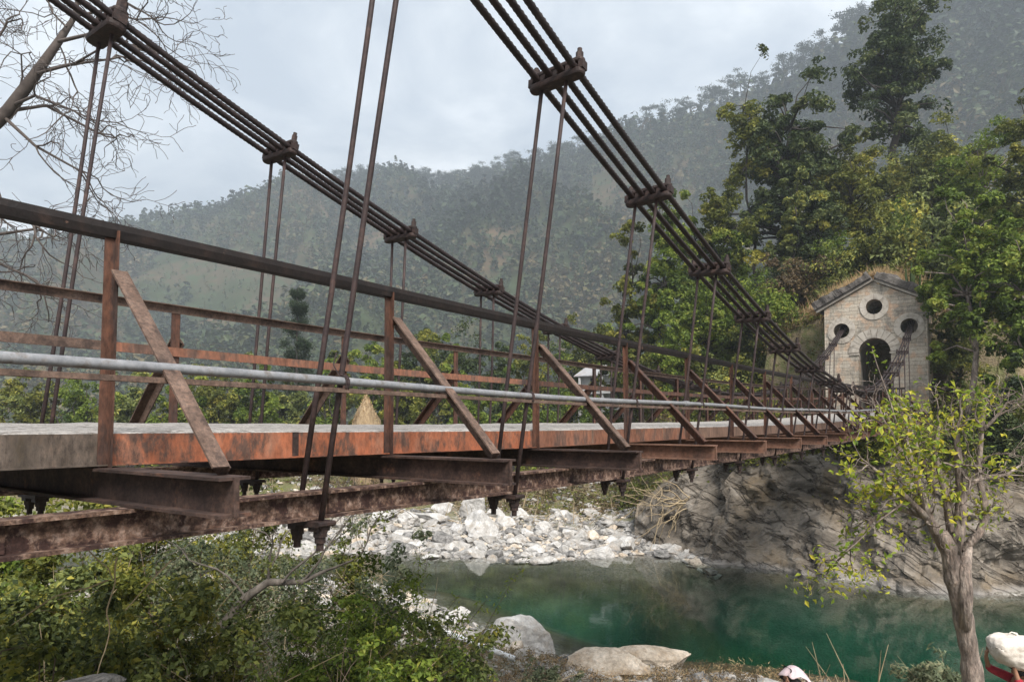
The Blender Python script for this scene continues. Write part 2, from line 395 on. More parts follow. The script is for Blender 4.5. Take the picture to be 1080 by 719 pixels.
# =================================================================== STONE GATE TOWER at the far end
TWY = 37.0
def stone_mat(name, base, bw=.62, bh=.24, dark=(.12, .10, .085)):
    m, nt, N, Lk = nodes(name)
    tc = N.new('ShaderNodeTexCoord'); sp = N.new('ShaderNodeSeparateXYZ'); Lk.new(tc.outputs['Object'], sp.inputs[0])
    ad = N.new('ShaderNodeMath'); Lk.new(sp.outputs[0], ad.inputs[0]); Lk.new(sp.outputs[1], ad.inputs[1])
    cb = N.new('ShaderNodeCombineXYZ'); Lk.new(ad.outputs[0], cb.inputs[0]); Lk.new(sp.outputs[2], cb.inputs[1])
    br = N.new('ShaderNodeTexBrick'); br.inputs['Scale'].default_value = 1.0; br.inputs['Brick Width'].default_value = bw; br.inputs['Row Height'].default_value = bh
    br.inputs['Mortar Size'].default_value = .007; br.inputs['Mortar Smooth'].default_value = .4; br.inputs['Bias'].default_value = -.1
    br.inputs['Color1'].default_value = (*base[0], 1); br.inputs['Color2'].default_value = (*base[1], 1); br.inputs['Mortar'].default_value = (.17, .15, .13, 1)
    Lk.new(cb.outputs[0], br.inputs['Vector'])
    n1 = N.new('ShaderNodeTexNoise'); n1.inputs['Scale'].default_value = 1.1; n1.inputs['Detail'].default_value = 8; n1.inputs['Roughness'].default_value = .7
    mp = N.new('ShaderNodeMapping'); mp.inputs['Scale'].default_value = (1, 1, .45); Lk.new(tc.outputs['Object'], mp.inputs[0]); Lk.new(mp.outputs[0], n1.inputs['Vector'])
    r1 = ramp(N, [(.46, (0, 0, 0)), (.66, (1, 1, 1))]); Lk.new(n1.outputs['Fac'], r1.inputs[0])
    mx = N.new('ShaderNodeMix'); mx.data_type = 'RGBA'; Lk.new(r1.outputs[0], mx.inputs[0]); Lk.new(br.outputs['Color'], mx.inputs[6]); mx.inputs[7].default_value = (*dark, 1)
    n2 = N.new('ShaderNodeTexNoise'); n2.inputs['Scale'].default_value = 2.3; n2.inputs['Detail'].default_value = 6; Lk.new(tc.outputs['Object'], n2.inputs['Vector'])
    r2 = ramp(N, [(.5, (0, 0, 0)), (.62, (.7, .7, .7))]); Lk.new(n2.outputs['Fac'], r2.inputs[0])
    mx2 = N.new('ShaderNodeMix'); mx2.data_type = 'RGBA'; Lk.new(r2.outputs[0], mx2.inputs[0]); Lk.new(mx.outputs[2], mx2.inputs[6]); mx2.inputs[7].default_value = (.46, .31, .21, 1)
    n3 = N.new('ShaderNodeTexNoise'); n3.inputs['Scale'].default_value = 14; n3.inputs['Detail'].default_value = 5; Lk.new(tc.outputs['Object'], n3.inputs['Vector'])
    mul = N.new('ShaderNodeMix'); mul.data_type = 'RGBA'; mul.blend_type = 'MULTIPLY'; mul.inputs[0].default_value = .6
    r3 = ramp(N, [(.3, (.55, .55, .55)), (.65, (1.15, 1.15, 1.15))]); Lk.new(n3.outputs['Fac'], r3.inputs[0]); Lk.new(mx2.outputs[2], mul.inputs[6]); Lk.new(r3.outputs[0], mul.inputs[7])
    b = N.new('ShaderNodeBsdfPrincipled'); b.inputs['Roughness'].default_value = .92; b.inputs['Specular IOR Level'].default_value = .2; Lk.new(mul.outputs[2], b.inputs['Base Color'])
    hm = N.new('ShaderNodeMath'); hm.operation = 'MULTIPLY_ADD'; hm.inputs[1].default_value = .5; Lk.new(n3.outputs['Fac'], hm.inputs[0]); 
    iv = N.new('ShaderNodeMath'); iv.operation = 'SUBTRACT'; iv.inputs[0].default_value = 1; Lk.new(br.outputs['Fac'], iv.inputs[1]); Lk.new(iv.outputs[0], hm.inputs[2])
    bp = N.new('ShaderNodeBump'); bp.inputs['Strength'].default_value = .7; bp.inputs['Distance'].default_value = .03; Lk.new(hm.outputs[0], bp.inputs['Height']); Lk.new(bp.outputs[0], b.inputs['Normal'])
    o = N.new('ShaderNodeOutputMaterial'); Lk.new(b.outputs[0], o.inputs[0])
    return m
M['stone'] = stone_mat('stone', [(.38, .33, .265), (.48, .43, .36)], 0.7, .17, (.15, .135, .115))
M['ring_stone'] = mat_noise('ring_stone', [(.3, (.30, .265, .225)), (.5, (.39, .35, .30)), (.7, (.46, .42, .37))], 3, .9, .5, stain=(.16, .14, .12), stain_scale=2.5, dist=.02)
M['roof_stone'] = mat_noise('roof_stone', [(.3, (.05, .043, .04)), (.5, (.09, .08, .073)), (.7, (.16, .145, .13))], 3.5, .95, .9, stain=(.03, .027, .025), stain_scale=2, dist=.05)
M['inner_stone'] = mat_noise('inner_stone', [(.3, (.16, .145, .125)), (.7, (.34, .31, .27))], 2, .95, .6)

TWX = -4.97
tower = thing('stone_gate_tower', 'pale gabled stone gate with one arch and three round openings at the bridge end', 'tower', (TWX, TWY, 0))
# local frame: x = to the viewer's right (+X), y = into the hill, z up
HW, ZB, ZE, ZA = 2.18, -1.6, 5.62, 6.75
RH, RHW = .37, .62
holes = [(-1.42, 4.52), (1.46, 4.52), (.02, 5.56)]
AH, AS = .69, 3.40
def facade(name, y0, th, mat):
    cu = bpy.data.curves.new(name, 'CURVE'); cu.dimensions = '2D'; cu.fill_mode = 'BOTH'; cu.extrude = th / 2
    def spl(pts):
        s = cu.splines.new('POLY'); s.points.add(len(pts) - 1)
        for p, q in zip(s.points, pts): p.co = (q[0], q[1], 0, 1)
        s.use_cyclic_u = True
    arch = [(AH * math.cos(a), AS + AH * math.sin(a)) for a in np.linspace(0, math.pi, 25)]
    spl([(-HW, ZB), (-AH, ZB)] + arch[::-1] + [(AH, ZB), (HW, ZB), (HW, ZE), (0, ZA), (-HW, ZE)])
    for hx, hz in holes: spl([(hx + RH * math.cos(a), hz + RH * math.sin(a)) for a in np.linspace(0, 2 * math.pi, 32, endpoint=False)])
    ob = bpy.data.objects.new('tmp', cu); COL.objects.link(ob)
    dg = bpy.context.evaluated_depsgraph_get(); me = bpy.data.meshes.new_from_object(ob.evaluated_get(dg))
    bpy.data.objects.remove(ob)
    v = np.zeros(len(me.vertices) * 3, np.float32); me.vertices.foreach_get('co', v); v = v.reshape(-1, 3)
    w = np.stack([v[:, 0], y0 + th / 2 + v[:, 2], v[:, 1]], 1); me.vertices.foreach_set('co', w.ravel())
    bm = bmesh.new(); bm.from_mesh(me); bmesh.ops.recalc_face_normals(bm, faces=bm.faces); bm.to_mesh(me); bm.free()
    me.materials.clear(); me.materials.append(mat); me.name = name
    return link(name, me, tower)
facade('front_wall', 0, .7, M['stone']); facade('rear_wall', 2.3, .5, M['stone'])
for s in (-1, 1):
    mb = MB(); mb.box((s * (HW - .3), 1.5, (ZB + ZE) / 2 - .05), (.6, 1.594, ZE - ZB - .1)); mb.build('side_wall', M['stone'], tower)
    mb = MB(); mb.box((s * (AH + .2), 1.5, (ZB + AS) / 2), (.38, 1.594, AS - ZB)); mb.build('passage_wall', M['inner_stone'], tower)
mb = MB(); an = np.linspace(0, math.pi, 17)
V = [((AH + e) * math.cos(a), y, AS + (AH + e) * math.sin(a)) for y in (.703, 2.297) for e in (.0, .3) for a in an]
F = []
for i in range(16): F += [[i, i+1, 34+i+1, 34+i], [17+i, 51+i, 51+i+1, 17+i+1]]
mb.add(V, F); mb.build('passage_vault', M['inner_stone'], tower)
def ring(x, z, r0, r1, a0, a1, n, name, proud=.035):
    mb = MB(); rr = random.Random(int(x * 100) + int(z * 10))
    for i in range(n):                       # separate wedge-shaped blocks with narrow joints
        b0 = a0 + (a1 - a0) * i / n + .012; b1 = a0 + (a1 - a0) * (i + 1) / n - .012; pr = proud + rr.uniform(-.012, .012); ro = r1 + rr.uniform(-.015, .02)
        an = np.linspace(b0, b1, 5)
        V = [(x + r * math.cos(a), y, z + r * math.sin(a)) for y in (-pr, .05) for r in (r0, ro) for a in an]
        F = []
        for q in range(4): F += [[q, q+1, 5+q+1, 5+q], [10+q, 15+q, 15+q+1, 10+q+1], [q, 10+q, 10+q+1, q+1], [5+q, 5+q+1, 15+q+1, 15+q]]
        F += [[0, 5, 15, 10], [4, 14, 19, 9]]
        mb.add(V, F)
    return mb.build(name, M['ring_stone'], tower)
for hx, hz in holes: ring(hx, hz, RH - .012, RHW, 0, 2 * math.pi, 8, 'round_surround')
ring(0, AS, AH - .012, AH + .42, 0, math.pi, 11, 'arch_surround')
for s in (-1, 1):
    mb = MB(); mb.box((s * (AH + .16), -.02, AS - .06), (.42, .09, .07)); mb.build('impost', M['ring_stone'], tower)
# roof: two sloping slabs of rough stone over a raking cornice
for s in (-1, 1):
    a = np.array([0, 0, ZA + .02]); b = np.array([s * (HW + .32), 0, ZE - .16]); dirv = (b - a) / np.linalg.norm(b - a); nrm = np.array([-dirv[2] * s, 0, dirv[0] * s])
    if nrm[2] < 0: nrm = -nrm
    nu, nv = 40, 34; V = []
    for lay, off in ((0, .16), (1, .50)):
        for i in range(nu + 1):
            for j in range(nv + 1):
                p = a + (b - a) * i / nu + nrm * off; p = p + np.array([0, -.3 + 3.4 * j / nv, 0]); V.append(p)
    V = np.array(V); nn = (nu + 1) * (nv + 1)
    ds = fbm(V * 2.4, 4, 31); up = np.arange(len(V)) >= nn
    V[up] += nrm * (ds[up][:, None] * .22); ed = (V[:, 1] < -.25); V[ed, 1] += fbm(V[ed] * 5, 3, 8) * .12
    w = nv + 1; F = []
    for o, fl in ((0, 1), (nn, 0)):
        for i in range(nu):
            for j in range(nv):
                q = [o+i*w+j, o+i*w+j+1, o+(i+1)*w+j+1, o+(i+1)*w+j]; F.append(q[::-1] if fl else q)
    for j in range(nv):
        for i in (0, nu): q = i*w+j; F.append([q, q+1, nn+q+1, nn+q])
    for i in range(nu):
        for j in (0, nv): q = i*w+j; F.append([q, q+w, nn+q+w, nn+q])
    mb = MB(); mb.add(V, F); mb.build('roof', M['roof_stone'], tower)
    for off, h, y0 in ((.02, .1, -.14), (.123, .1, -.24)):
        c0 = a + nrm * off + np.array([0, y0 / 2, 0]); c1 = b + nrm * off + np.array([0, y0 / 2, 0])
        sec = [(y0 / 2, 0), (-y0 / 2 + .1, 0), (-y0 / 2 + .1, h), (y0 / 2, h)]
        V = [c + np.array([0, q[0], 0]) + nrm * q[1] for c in (c0, c1) for q in sec]
        mb = MB(); mb.add(V, [[0, 1, 5, 4], [1, 2, 6, 5], [2, 3, 7, 6], [3, 0, 4, 7], [0, 3, 2, 1], [4, 5, 6, 7]]); mb.build('cornice', M['roof_stone' if off > .1 else 'ring_stone'], tower)
# =================================================================== TERRAIN
NEAR = np.array([(-60, 30), (-30, 30), (-12, 28), (-6, 27), (-3.6, 25), (-1.6, 21.5), (-.4, 20), (.6, 18.4), (3, 17.3), (5.3, 17), (7, 16), (9, 14), (12, 12), (20, 9), (60, 2)], float)
FAR = np.array([(-60, 36), (-30, 36), (-12, 33.5), (-4.5, 34.5), (-2, 33), (1, 32.5), (5.5, 34), (7.3, 33.5), (8.4, 31), (11.5, 29), (13, 27.0), (15.2, 25.2), (18.2, 24.8), (24, 24), (34, 21), (60, 16)], float)
ZW = -6.0
def pl_dist(p, L):
    best = np.full(len(p), 1e9)
    for a, b in zip(L[:-1], L[1:]):
        ab = b - a; t = np.clip(((p - a) @ ab) / (ab @ ab), 0, 1); best = np.minimum(best, np.hypot(*(p - a - t[:, None] * ab).T))
    return best
def yat(L, x): return np.interp(x, L[:, 0], L[:, 1])

def height(r, d):
    r = np.asarray(r, float); d = np.asarray(d, float); p = np.stack([r, d], 1)
    sn, sf = pl_dist(p, NEAR), pl_dist(p, FAR)
    dn, df = yat(NEAR, r), yat(FAR, r)
    nside, fside = d < dn, d > df
    # near bank: a mound under the viewpoint and the bridge end, falling to a path and a stony edge
    rho = np.hypot(r + 3.5, (d + 1.5) * 1.0)
    zn = np.interp(rho, [0, 6.2, 9.5, 12, 15, 26], [-1.75, -1.85, -3.9, -5.05, -5.35, -5.45])
    zn = np.minimum(zn, ZW + np.interp(sn, [0, .5, 1.5, 3, 6, 30], [0, .22, .38, .5, .7, 6]))
    zn = np.where(r < -3, np.minimum(zn, ZW + np.interp(sn, [0, 4, 14, 25], [0, .35, 1.4, 5])), zn)
    # far side: pebble beach and terrace on the left, cliff and wooded slope on the right
    beach = ZW + np.interp(sf, [0, 6, 16, 26, 40, 400], [0, .6, 2.2, 3.3, 4.3, 6])
    right = sstep(6.2, 9.0, r - (d - 31) * .06)
    cl = ZW - .6 + np.interp(sf, [0, 1.6, 3.0, 4.4, 5.4], [-.3, .4, 3.2, 5.4, 5.9])
    slope = .80 * np.clip(sf - 7.5, 0, None)
    top = np.interp(r / np.maximum(d, 1), [.12, .22, .3, .42, .55, .73, 1.2], [.6, 3.5, 9.0, 14.5, 20.5, 21, 22])
    slope = top * (1 - np.exp(-slope / np.maximum(top, .1) * 1.15))
    low = sstep(.1, .24, r / np.maximum(d, 1))
    zr = cl + slope * low
    zf = beach * (1 - right) + zr * right
    zf = np.maximum(zf, np.where(fside, ZW + 2.7 * sstep(4.5, 15, sf) + slope * low, -99))
    notch = np.exp(-((r - 17) / 3.2) ** 2 - ((d - 35) / 4.0) ** 2)   # the ledge the gate stands on
    zf = np.where(right > .5, zf * (1 - notch) + np.minimum(zf, .65) * notch, zf)
    # the bank that backs up against the rear of the gate, level with its eaves
    lx = r * CP - d * SP - TWX; ly = r * SP + d * CP - TWY
    zf = np.maximum(zf, np.where(fside & (ly > 2.85), (6.7 - .30 * np.abs(lx + .4) ** 1.35 + .12 * ly) * sstep(2.85, 3.5, ly) * (np.abs(lx) < 6) - 6 * (1 - sstep(2.85, 3.5, ly)) - 9 * (np.abs(lx) >= 6), -99))
    # bed of the pool
    dep = np.minimum(sn * .13 + np.clip(sn - 2, 0, 9) * .22, sf * (.055 + .5 * right) + np.clip(sf - 5, 0, 9) * .32)
    zb = ZW - .02 - np.clip(dep, 0, 3.4)
    z = np.where(nside, zn, np.where(fside, zf, zb))
    z = np.where(~nside & ~fside & (zb > ZW - .35), zb, z)
    n = fbm(np.stack([r * .22, d * .22, 0 * r], 1), 5, 3) * .7 + fbm(np.stack([r * 1.3, d * 1.3, 0 * r], 1), 4, 13) * .16
    amp = np.where(nside | fside, sstep(0, 3, np.minimum(sn, sf)) * .8 + .12, .25)
    return z + n * amp

M['ground'] = mat_noise('ground', [(.3, (.10, .085, .05)), (.45, (.17, .14, .09)), (.6, (.12, .13, .05)), (.75, (.24, .19, .12))], 1.6, .95, .6, stain=(.06, .08, .028), stain_scale=.5, dist=.05)
def ground_mat():
    m, nt, N, L = nodes('riverside_ground')
    geo = N.new('ShaderNodeNewGeometry'); sp = N.new('ShaderNodeSeparateXYZ'); L.new(geo.outputs['Position'], sp.inputs[0])
    n1 = N.new('ShaderNodeTexNoise'); n1.inputs['Scale'].default_value = .9; n1.inputs['Detail'].default_value = 8; L.new(geo.outputs['Position'], n1.inputs['Vector'])
    v = N.new('ShaderNodeTexVoronoi'); v.inputs['Scale'].default_value = 3.2; L.new(geo.outputs['Position'], v.inputs['Vector'])
    v2 = N.new('ShaderNodeTexVoronoi'); v2.inputs['Scale'].default_value = 11; L.new(geo.outputs['Position'], v2.inputs['Vector'])
    sx = N.new('ShaderNodeSeparateXYZ'); L.new(v2.outputs['Color'], sx.inputs[0])
    gr = ramp(N, [(0, (.10, .09, .075)), (.45, (.24, .22, .19)), (1, (.42, .40, .37))]); L.new(sx.outputs[0], gr.inputs[0])
    soil = ramp(N, [(.3, (.085, .07, .042)), (.45, (.15, .12, .075)), (.55, (.10, .105, .042)), (.7, (.22, .17, .105))]); L.new(n1.outputs['Fac'], soil.inputs[0])
    ma = N.new('ShaderNodeMath'); ma.operation = 'MULTIPLY_ADD'; L.new(n1.outputs['Fac'], ma.inputs[0]); ma.inputs[1].default_value = 1.6; L.new(sp.outputs[2], ma.inputs[2])
    mr = N.new('ShaderNodeMapRange'); mr.inputs[1].default_value = -5.0; mr.inputs[2].default_value = -4.2; L.new(ma.outputs[0], mr.inputs[0])
    mx = N.new('ShaderNodeMix'); mx.data_type = 'RGBA'; L.new(mr.outputs[0], mx.inputs[0]); L.new(gr.outputs[0], mx.inputs[6]); L.new(soil.outputs[0], mx.inputs[7])
    # bed of the pool: brown silt in the shallows, painted deep-water green below
    mr2 = N.new('ShaderNodeMapRange'); mr2.inputs[1].default_value = -6.25; mr2.inputs[2].default_value = -5.93; L.new(sp.outputs[2], mr2.inputs[0])
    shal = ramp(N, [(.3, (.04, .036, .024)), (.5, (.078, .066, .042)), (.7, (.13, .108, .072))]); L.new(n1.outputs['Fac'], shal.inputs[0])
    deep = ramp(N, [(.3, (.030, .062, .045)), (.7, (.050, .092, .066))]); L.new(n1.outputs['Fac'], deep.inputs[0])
    mr3 = N.new('ShaderNodeMapRange'); mr3.inputs[1].default_value = -7.3; mr3.inputs[2].default_value = -6.4; L.new(sp.outputs[2], mr3.inputs[0])   # deep bed painted green in place of light scattered by the water
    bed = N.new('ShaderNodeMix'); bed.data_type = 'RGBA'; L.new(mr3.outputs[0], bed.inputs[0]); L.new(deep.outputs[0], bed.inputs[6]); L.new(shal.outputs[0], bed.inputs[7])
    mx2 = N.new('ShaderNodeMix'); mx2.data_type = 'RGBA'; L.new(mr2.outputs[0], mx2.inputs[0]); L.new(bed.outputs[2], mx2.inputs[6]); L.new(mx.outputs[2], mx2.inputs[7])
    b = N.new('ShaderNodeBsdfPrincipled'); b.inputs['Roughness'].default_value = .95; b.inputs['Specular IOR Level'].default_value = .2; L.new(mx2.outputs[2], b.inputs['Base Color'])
    bp = N.new('ShaderNodeBump'); bp.inputs['Strength'].default_value = .7; bp.inputs['Distance'].default_value = .06; L.new(v2.outputs['Distance'], bp.inputs['Height']); L.new(bp.outputs[0], b.inputs['Normal'])
    o = N.new('ShaderNodeOutputMaterial'); L.new(b.outputs[0], o.inputs[0]); return m
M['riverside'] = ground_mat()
rows = np.concatenate([np.linspace(-40, 0, 22)[:-1], np.linspace(0, 62, 270)[:-1], np.linspace(62, 420, 70)])
us = np.linspace(-1.75, 1.75, 330)
R = us[None, :] * (np.maximum(rows, -10)[:, None] + 16); D = np.repeat(rows[:, None], len(us), 1)
Z = height(R.ravel(), D.ravel())
x, y, z = W(R.ravel(), D.ravel(), Z)
n, k = R.shape; i = np.arange(n - 1)[:, None] * k; j = np.arange(k - 1)[None, :]
F = np.stack([i + j, i + j + 1, i + j + k + 1, i + j + k], -1).reshape(-1, 4)
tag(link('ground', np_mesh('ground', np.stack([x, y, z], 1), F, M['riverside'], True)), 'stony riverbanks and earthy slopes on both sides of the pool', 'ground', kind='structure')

# water: a closed body that reaches below the bed; its depth gives the colour
def water_mat():
    m, nt, N, L = nodes('river_water')
    geo = N.new('ShaderNodeNewGeometry')
    mp = N.new('ShaderNodeMapping'); mp.inputs['Scale'].default_value = (1, 1, 1); L.new(geo.outputs['Position'], mp.inputs[0])
    n1 = N.new('ShaderNodeTexNoise'); n1.inputs['Scale'].default_value = 2.2; n1.inputs['Detail'].default_value = 3; L.new(mp.outputs[0], n1.inputs['Vector'])
    n2 = N.new('ShaderNodeTexNoise'); n2.inputs['Scale'].default_value = .35; n2.inputs['Detail'].default_value = 2; L.new(mp.outputs[0], n2.inputs['Vector'])
    ad = N.new('ShaderNodeMath'); ad.operation = 'MULTIPLY_ADD'; ad.inputs[1].default_value = .35; L.new(n1.outputs['Fac'], ad.inputs[0]); L.new(n2.outputs['Fac'], ad.inputs[2])
    bp = N.new('ShaderNodeBump'); bp.inputs['Strength'].default_value = .13; bp.inputs['Distance'].default_value = .05; L.new(ad.outputs[0], bp.inputs['Height'])
    gl = N.new('ShaderNodeBsdfGlossy'); gl.inputs['Roughness'].default_value = .05; gl.inputs['Color'].default_value = (1, 1, 1, 1); L.new(bp.outputs[0], gl.inputs['Normal'])
    tr = N.new('ShaderNodeBsdfTransparent'); fr = N.new('ShaderNodeFresnel'); fr.inputs['IOR'].default_value = 1.33; L.new(bp.outputs[0], fr.inputs['Normal'])
    mx = N.new('ShaderNodeMixShader'); L.new(fr.outputs[0], mx.inputs[0]); L.new(tr.outputs[0], mx.inputs[1]); L.new(gl.outputs[0], mx.inputs[2])
    va = N.new('ShaderNodeVolumeAbsorption'); va.inputs['Color'].default_value = (.05, .79, .64, 1); va.inputs['Density'].default_value = .21
    o = N.new('ShaderNodeOutputMaterial'); L.new(mx.outputs[0], o.inputs[0]); L.new(va.outputs[0], o.inputs[1]); return m
M['water'] = water_mat()
c = [W(a, b, zz) for zz in (ZW, -10.4) for a, b in ((-58, 22), (58, -2), (58, 36), (-58, 48))]
mb = MB(); mb.add(c, [[0, 1, 2, 3], [7, 6, 5, 4], [0, 4, 5, 1], [1, 5, 6, 2], [2, 6, 7, 3], [3, 7, 4, 0]])
tag(mb.build('water', M['water']), 'calm emerald green river pool below the bridge', 'river', kind='structure')

# the rock wall under the gate: tilted beds, ledges and cracks
def cliff_mat():
    m, nt, N, L = nodes('cliff_rock')
    geo = N.new('ShaderNodeNewGeometry'); P = geo.outputs['Position']
    def dot(v):
        q = N.new('ShaderNodeVectorMath'); q.operation = 'DOT_PRODUCT'; q.inputs[1].default_value = v; L.new(P, q.inputs[0]); return q.outputs['Value']
    ca, sa = math.cos(RAD(34)), math.sin(RAD(34)); R_ = (CP, SP, 0)
    nb = dot((R_[0] * sa, R_[1] * sa, ca)); pb = dot((R_[0] * ca, R_[1] * ca, -sa)); db = dot((-SP, CP, 0))   # across the beds, along the beds, into the hill
    def vec(a, b_, c_):
        cb = N.new('ShaderNodeCombineXYZ')
        for k, (s, f) in enumerate(((pb, a), (nb, b_), (db, c_))):
            mm = N.new('ShaderNodeMath'); mm.operation = 'MULTIPLY'; mm.inputs[1].default_value = f; L.new(s, mm.inputs[0]); L.new(mm.outputs[0], cb.inputs[k])
        return cb.outputs[0]
    def noise(v, sc, det=8, ro=.62, dis=0.0):
        n = N.new('ShaderNodeTexNoise'); n.inputs['Scale'].default_value = sc; n.inputs['Detail'].default_value = det; n.inputs['Roughness'].default_value = ro; n.inputs['Distortion'].default_value = dis; L.new(v, n.inputs['Vector']); return n.outputs['Fac']
    n1 = noise(vec(.26, .85, .45), 1.0, 9, .66, .7)
    r = ramp(N, [(.3, (.045, .038, .031)), (.44, (.105, .09, .074)), (.56, (.165, .142, .117)), (.7, (.26, .232, .20))]); L.new(n1, r.inputs[0])
    r2 = ramp(N, [(.5, (0, 0, 0)), (.66, (.75, .75, .75))]); L.new(noise(P, .38, 7), r2.inputs[0])
    mx = N.new('ShaderNodeMix'); mx.data_type = 'RGBA'; L.new(r2.outputs[0], mx.inputs[0]); L.new(r.outputs[0], mx.inputs[6]); mx.inputs[7].default_value = (.17, .125, .075, 1)
    fz = noise(vec(.16, 1.05, .35), 1.0, 5, .6, .5)                    # thin dark joints between the beds
    cr = ramp(N, [(.475, (1, 1, 1)), (.496, (.25, .23, .21)), (.504, (.25, .23, .21)), (.525, (1, 1, 1))]); L.new(fz, cr.inputs[0])
    fine = ramp(N, [(.3, (.6, .58, .56)), (.5, (1, 1, 1)), (.7, (1.35, 1.32, 1.28))]); L.new(noise(P, 6, 7, .72), fine.inputs[0])
    m5 = N.new('ShaderNodeMix'); m5.data_type = 'RGBA'; m5.blend_type = 'MULTIPLY'; m5.inputs[0].default_value = .7; L.new(mx.outputs[2], m5.inputs[6]); L.new(cr.outputs[0], m5.inputs[7])
    m6 = N.new('ShaderNodeMix'); m6.data_type = 'RGBA'; m6.blend_type = 'MULTIPLY'; m6.inputs[0].default_value = .8; L.new(m5.outputs[2], m6.inputs[6]); L.new(fine.outputs[0], m6.inputs[7])
    sp = N.new('ShaderNodeSeparateXYZ'); L.new(P, sp.inputs[0])
    ma = N.new('ShaderNodeMath'); ma.operation = 'MULTIPLY_ADD'; L.new(n1, ma.inputs[0]); ma.inputs[1].default_value = -.9; L.new(sp.outputs[2], ma.inputs[2])
    mr = N.new('ShaderNodeMapRange'); mr.inputs[1].default_value = -6.4; mr.inputs[2].default_value = -6.2; mr.inputs[3].default_value = .7; mr.inputs[4].default_value = 0; L.new(ma.outputs[0], mr.inputs[0])
    mx3 = N.new('ShaderNodeMix'); mx3.data_type = 'RGBA'; L.new(mr.outputs[0], mx3.inputs[0]); L.new(m6.outputs[2], mx3.inputs[6]); mx3.inputs[7].default_value = (.24, .225, .21, 1)
    b = N.new('ShaderNodeBsdfPrincipled'); b.inputs['Roughness'].default_value = .88; b.inputs['Specular IOR Level'].default_value = .25; L.new(mx3.outputs[2], b.inputs['Base Color'])
    hs = N.new('ShaderNodeMath'); hs.operation = 'MULTIPLY_ADD'; hs.inputs[1].default_value = .5; L.new(cr.outputs[0], hs.inputs[0]); L.new(n1, hs.inputs[2])
    bp = N.new('ShaderNodeBump'); bp.inputs['Strength'].default_value = 1.0; bp.inputs['Distance'].default_value = .2; L.new(hs.outputs[0], bp.inputs['Height']); L.new(bp.outputs[0], b.inputs['Normal'])
    o = N.new('ShaderNodeOutputMaterial'); L.new(b.outputs[0], o.inputs[0]); return m
M['cliff'] = cliff_mat()
cp = FAR[6:]; seg = np.hypot(*np.diff(cp, axis=0).T); al = np.concatenate([[0], np.cumsum(seg)])
na, nv = 420, 110; A = np.linspace(0.2, al[-1] - 8, na)
bx = np.interp(A, al, cp[:, 0]); by = np.interp(A, al, cp[:, 1])
for _ in range(25): bx[1:-1] = (bx[:-2] + bx[1:-1] * 2 + bx[2:]) / 4; by[1:-1] = (by[:-2] + by[1:-1] * 2 + by[2:]) / 4
tx, ty = np.gradient(bx), np.gradient(by); tl = np.hypot(tx, ty); nx, ny = -ty / tl, tx / tl     # into the hill
vv = np.linspace(0, 1, nv)
ps = np.interp(vv, [0, .12, .2, .3, .45, .6, .75, .88, 1], [-1.6, -.5, 0, .7, 1.5, 2.0, 2.9, 4.0, 6.5])
pz = np.interp(vv, [0, .12, .2, .3, .45, .6, .75, .88, 1], [-9.2, -6.6, -6, -5.2, -3.8, -2.5, -1.2, -.5, -.1])
fade = sstep(0, 3.2, A)
Rr = bx[:, None] + nx[:, None] * ps[None]; Dd = by[:, None] + ny[:, None] * ps[None]
Zz = (ZW + (pz[None] - ZW) * (.30 + .70 * fade[:, None])) + 0 * Rr
al2 = np.repeat(A[:, None], nv, 1)
q = np.stack([al2.ravel() * .5, Zz.ravel() * .5, Dd.ravel() * .2], 1)
warp = fbm(q, 4, 40)
st = (al2.ravel() * .62 + Zz.ravel() * .62) + warp * 1.0                   # beds dipping towards the water
saw = (st * .62) % 1.0; saw2 = (st * 2.3 + .3) % 1.0
saw = np.where(saw < .82, saw / .82, (1 - saw) / .18)
disp = (saw * .42 + saw2 * .03 - .22) + fbm(q * 1.1, 3, 41) * 1.5 + np.abs(fbm(q * 3, 5, 44)) * .8 - .15
disp *= (.25 + .75 * sstep(0, .35, np.repeat(vv[None], na, 0).ravel())) * .9
Rr = Rr.ravel() - np.repeat(nx, nv) * disp; Dd = Dd.ravel() - np.repeat(ny, nv) * disp
Zv = Zz.ravel() + fbm(q * 3, 3, 47) * .3
CLIFF_P = np.stack([Rr, Dd, Zv], 1)[np.repeat(vv[None], na, 0).ravel() > .56]
x, y, z = W(Rr, Dd, Zv); i = np.arange(na - 1)[:, None] * nv; j = np.arange(nv - 1)[None]
F = np.stack([i + j, i + j + nv, i + j + nv + 1, i + j + 1], -1).reshape(-1, 4)
tag(link('cliff', np_mesh('cliff', np.stack([x, y, z], 1), F, M['cliff'], False)), 'grey brown rock wall with tilted beds rising from the pool below the gate', 'cliff', kind='structure')

# =================================================================== ROCKS
def rock_mesh(name, seed, sub, mat, sq=(1, .8, .6), planes=15, rough=.22):
    rr = np.random.default_rng(seed)
    bm = bmesh.new(); bmesh.ops.create_icosphere(bm, subdivisions=sub, radius=1); v = np.array([p.co[:] for p in bm.verts]); f = np.array([[q.index for q in p.verts] for p in bm.faces]); bm.free()
    for _ in range(planes):
        n = rr.normal(size=3); n /= np.linalg.norm(n); h = rr.uniform(.45, .82); dd = v @ n - h; v = v - np.clip(dd, 0, None)[:, None] * n
    v = v * (1 + rough * fbm(v * 1.7 + seed, 4, seed)[:, None] + rough * .4 * fbm(v * 6 + seed, 3, seed + 1)[:, None]) * np.array(sq)
    return np_mesh(name, v, f, mat, False)
M['white_rock'] = mat_noise('white_rock', [(.3, (.19, .18, .165)), (.5, (.31, .30, .285)), (.7, (.45, .44, .425))], 2.6, .85, .6, stain=(.24, .20, .16), stain_scale=1.6, dist=.09, bscale=5, fleck=.45, fleck_scale=14)
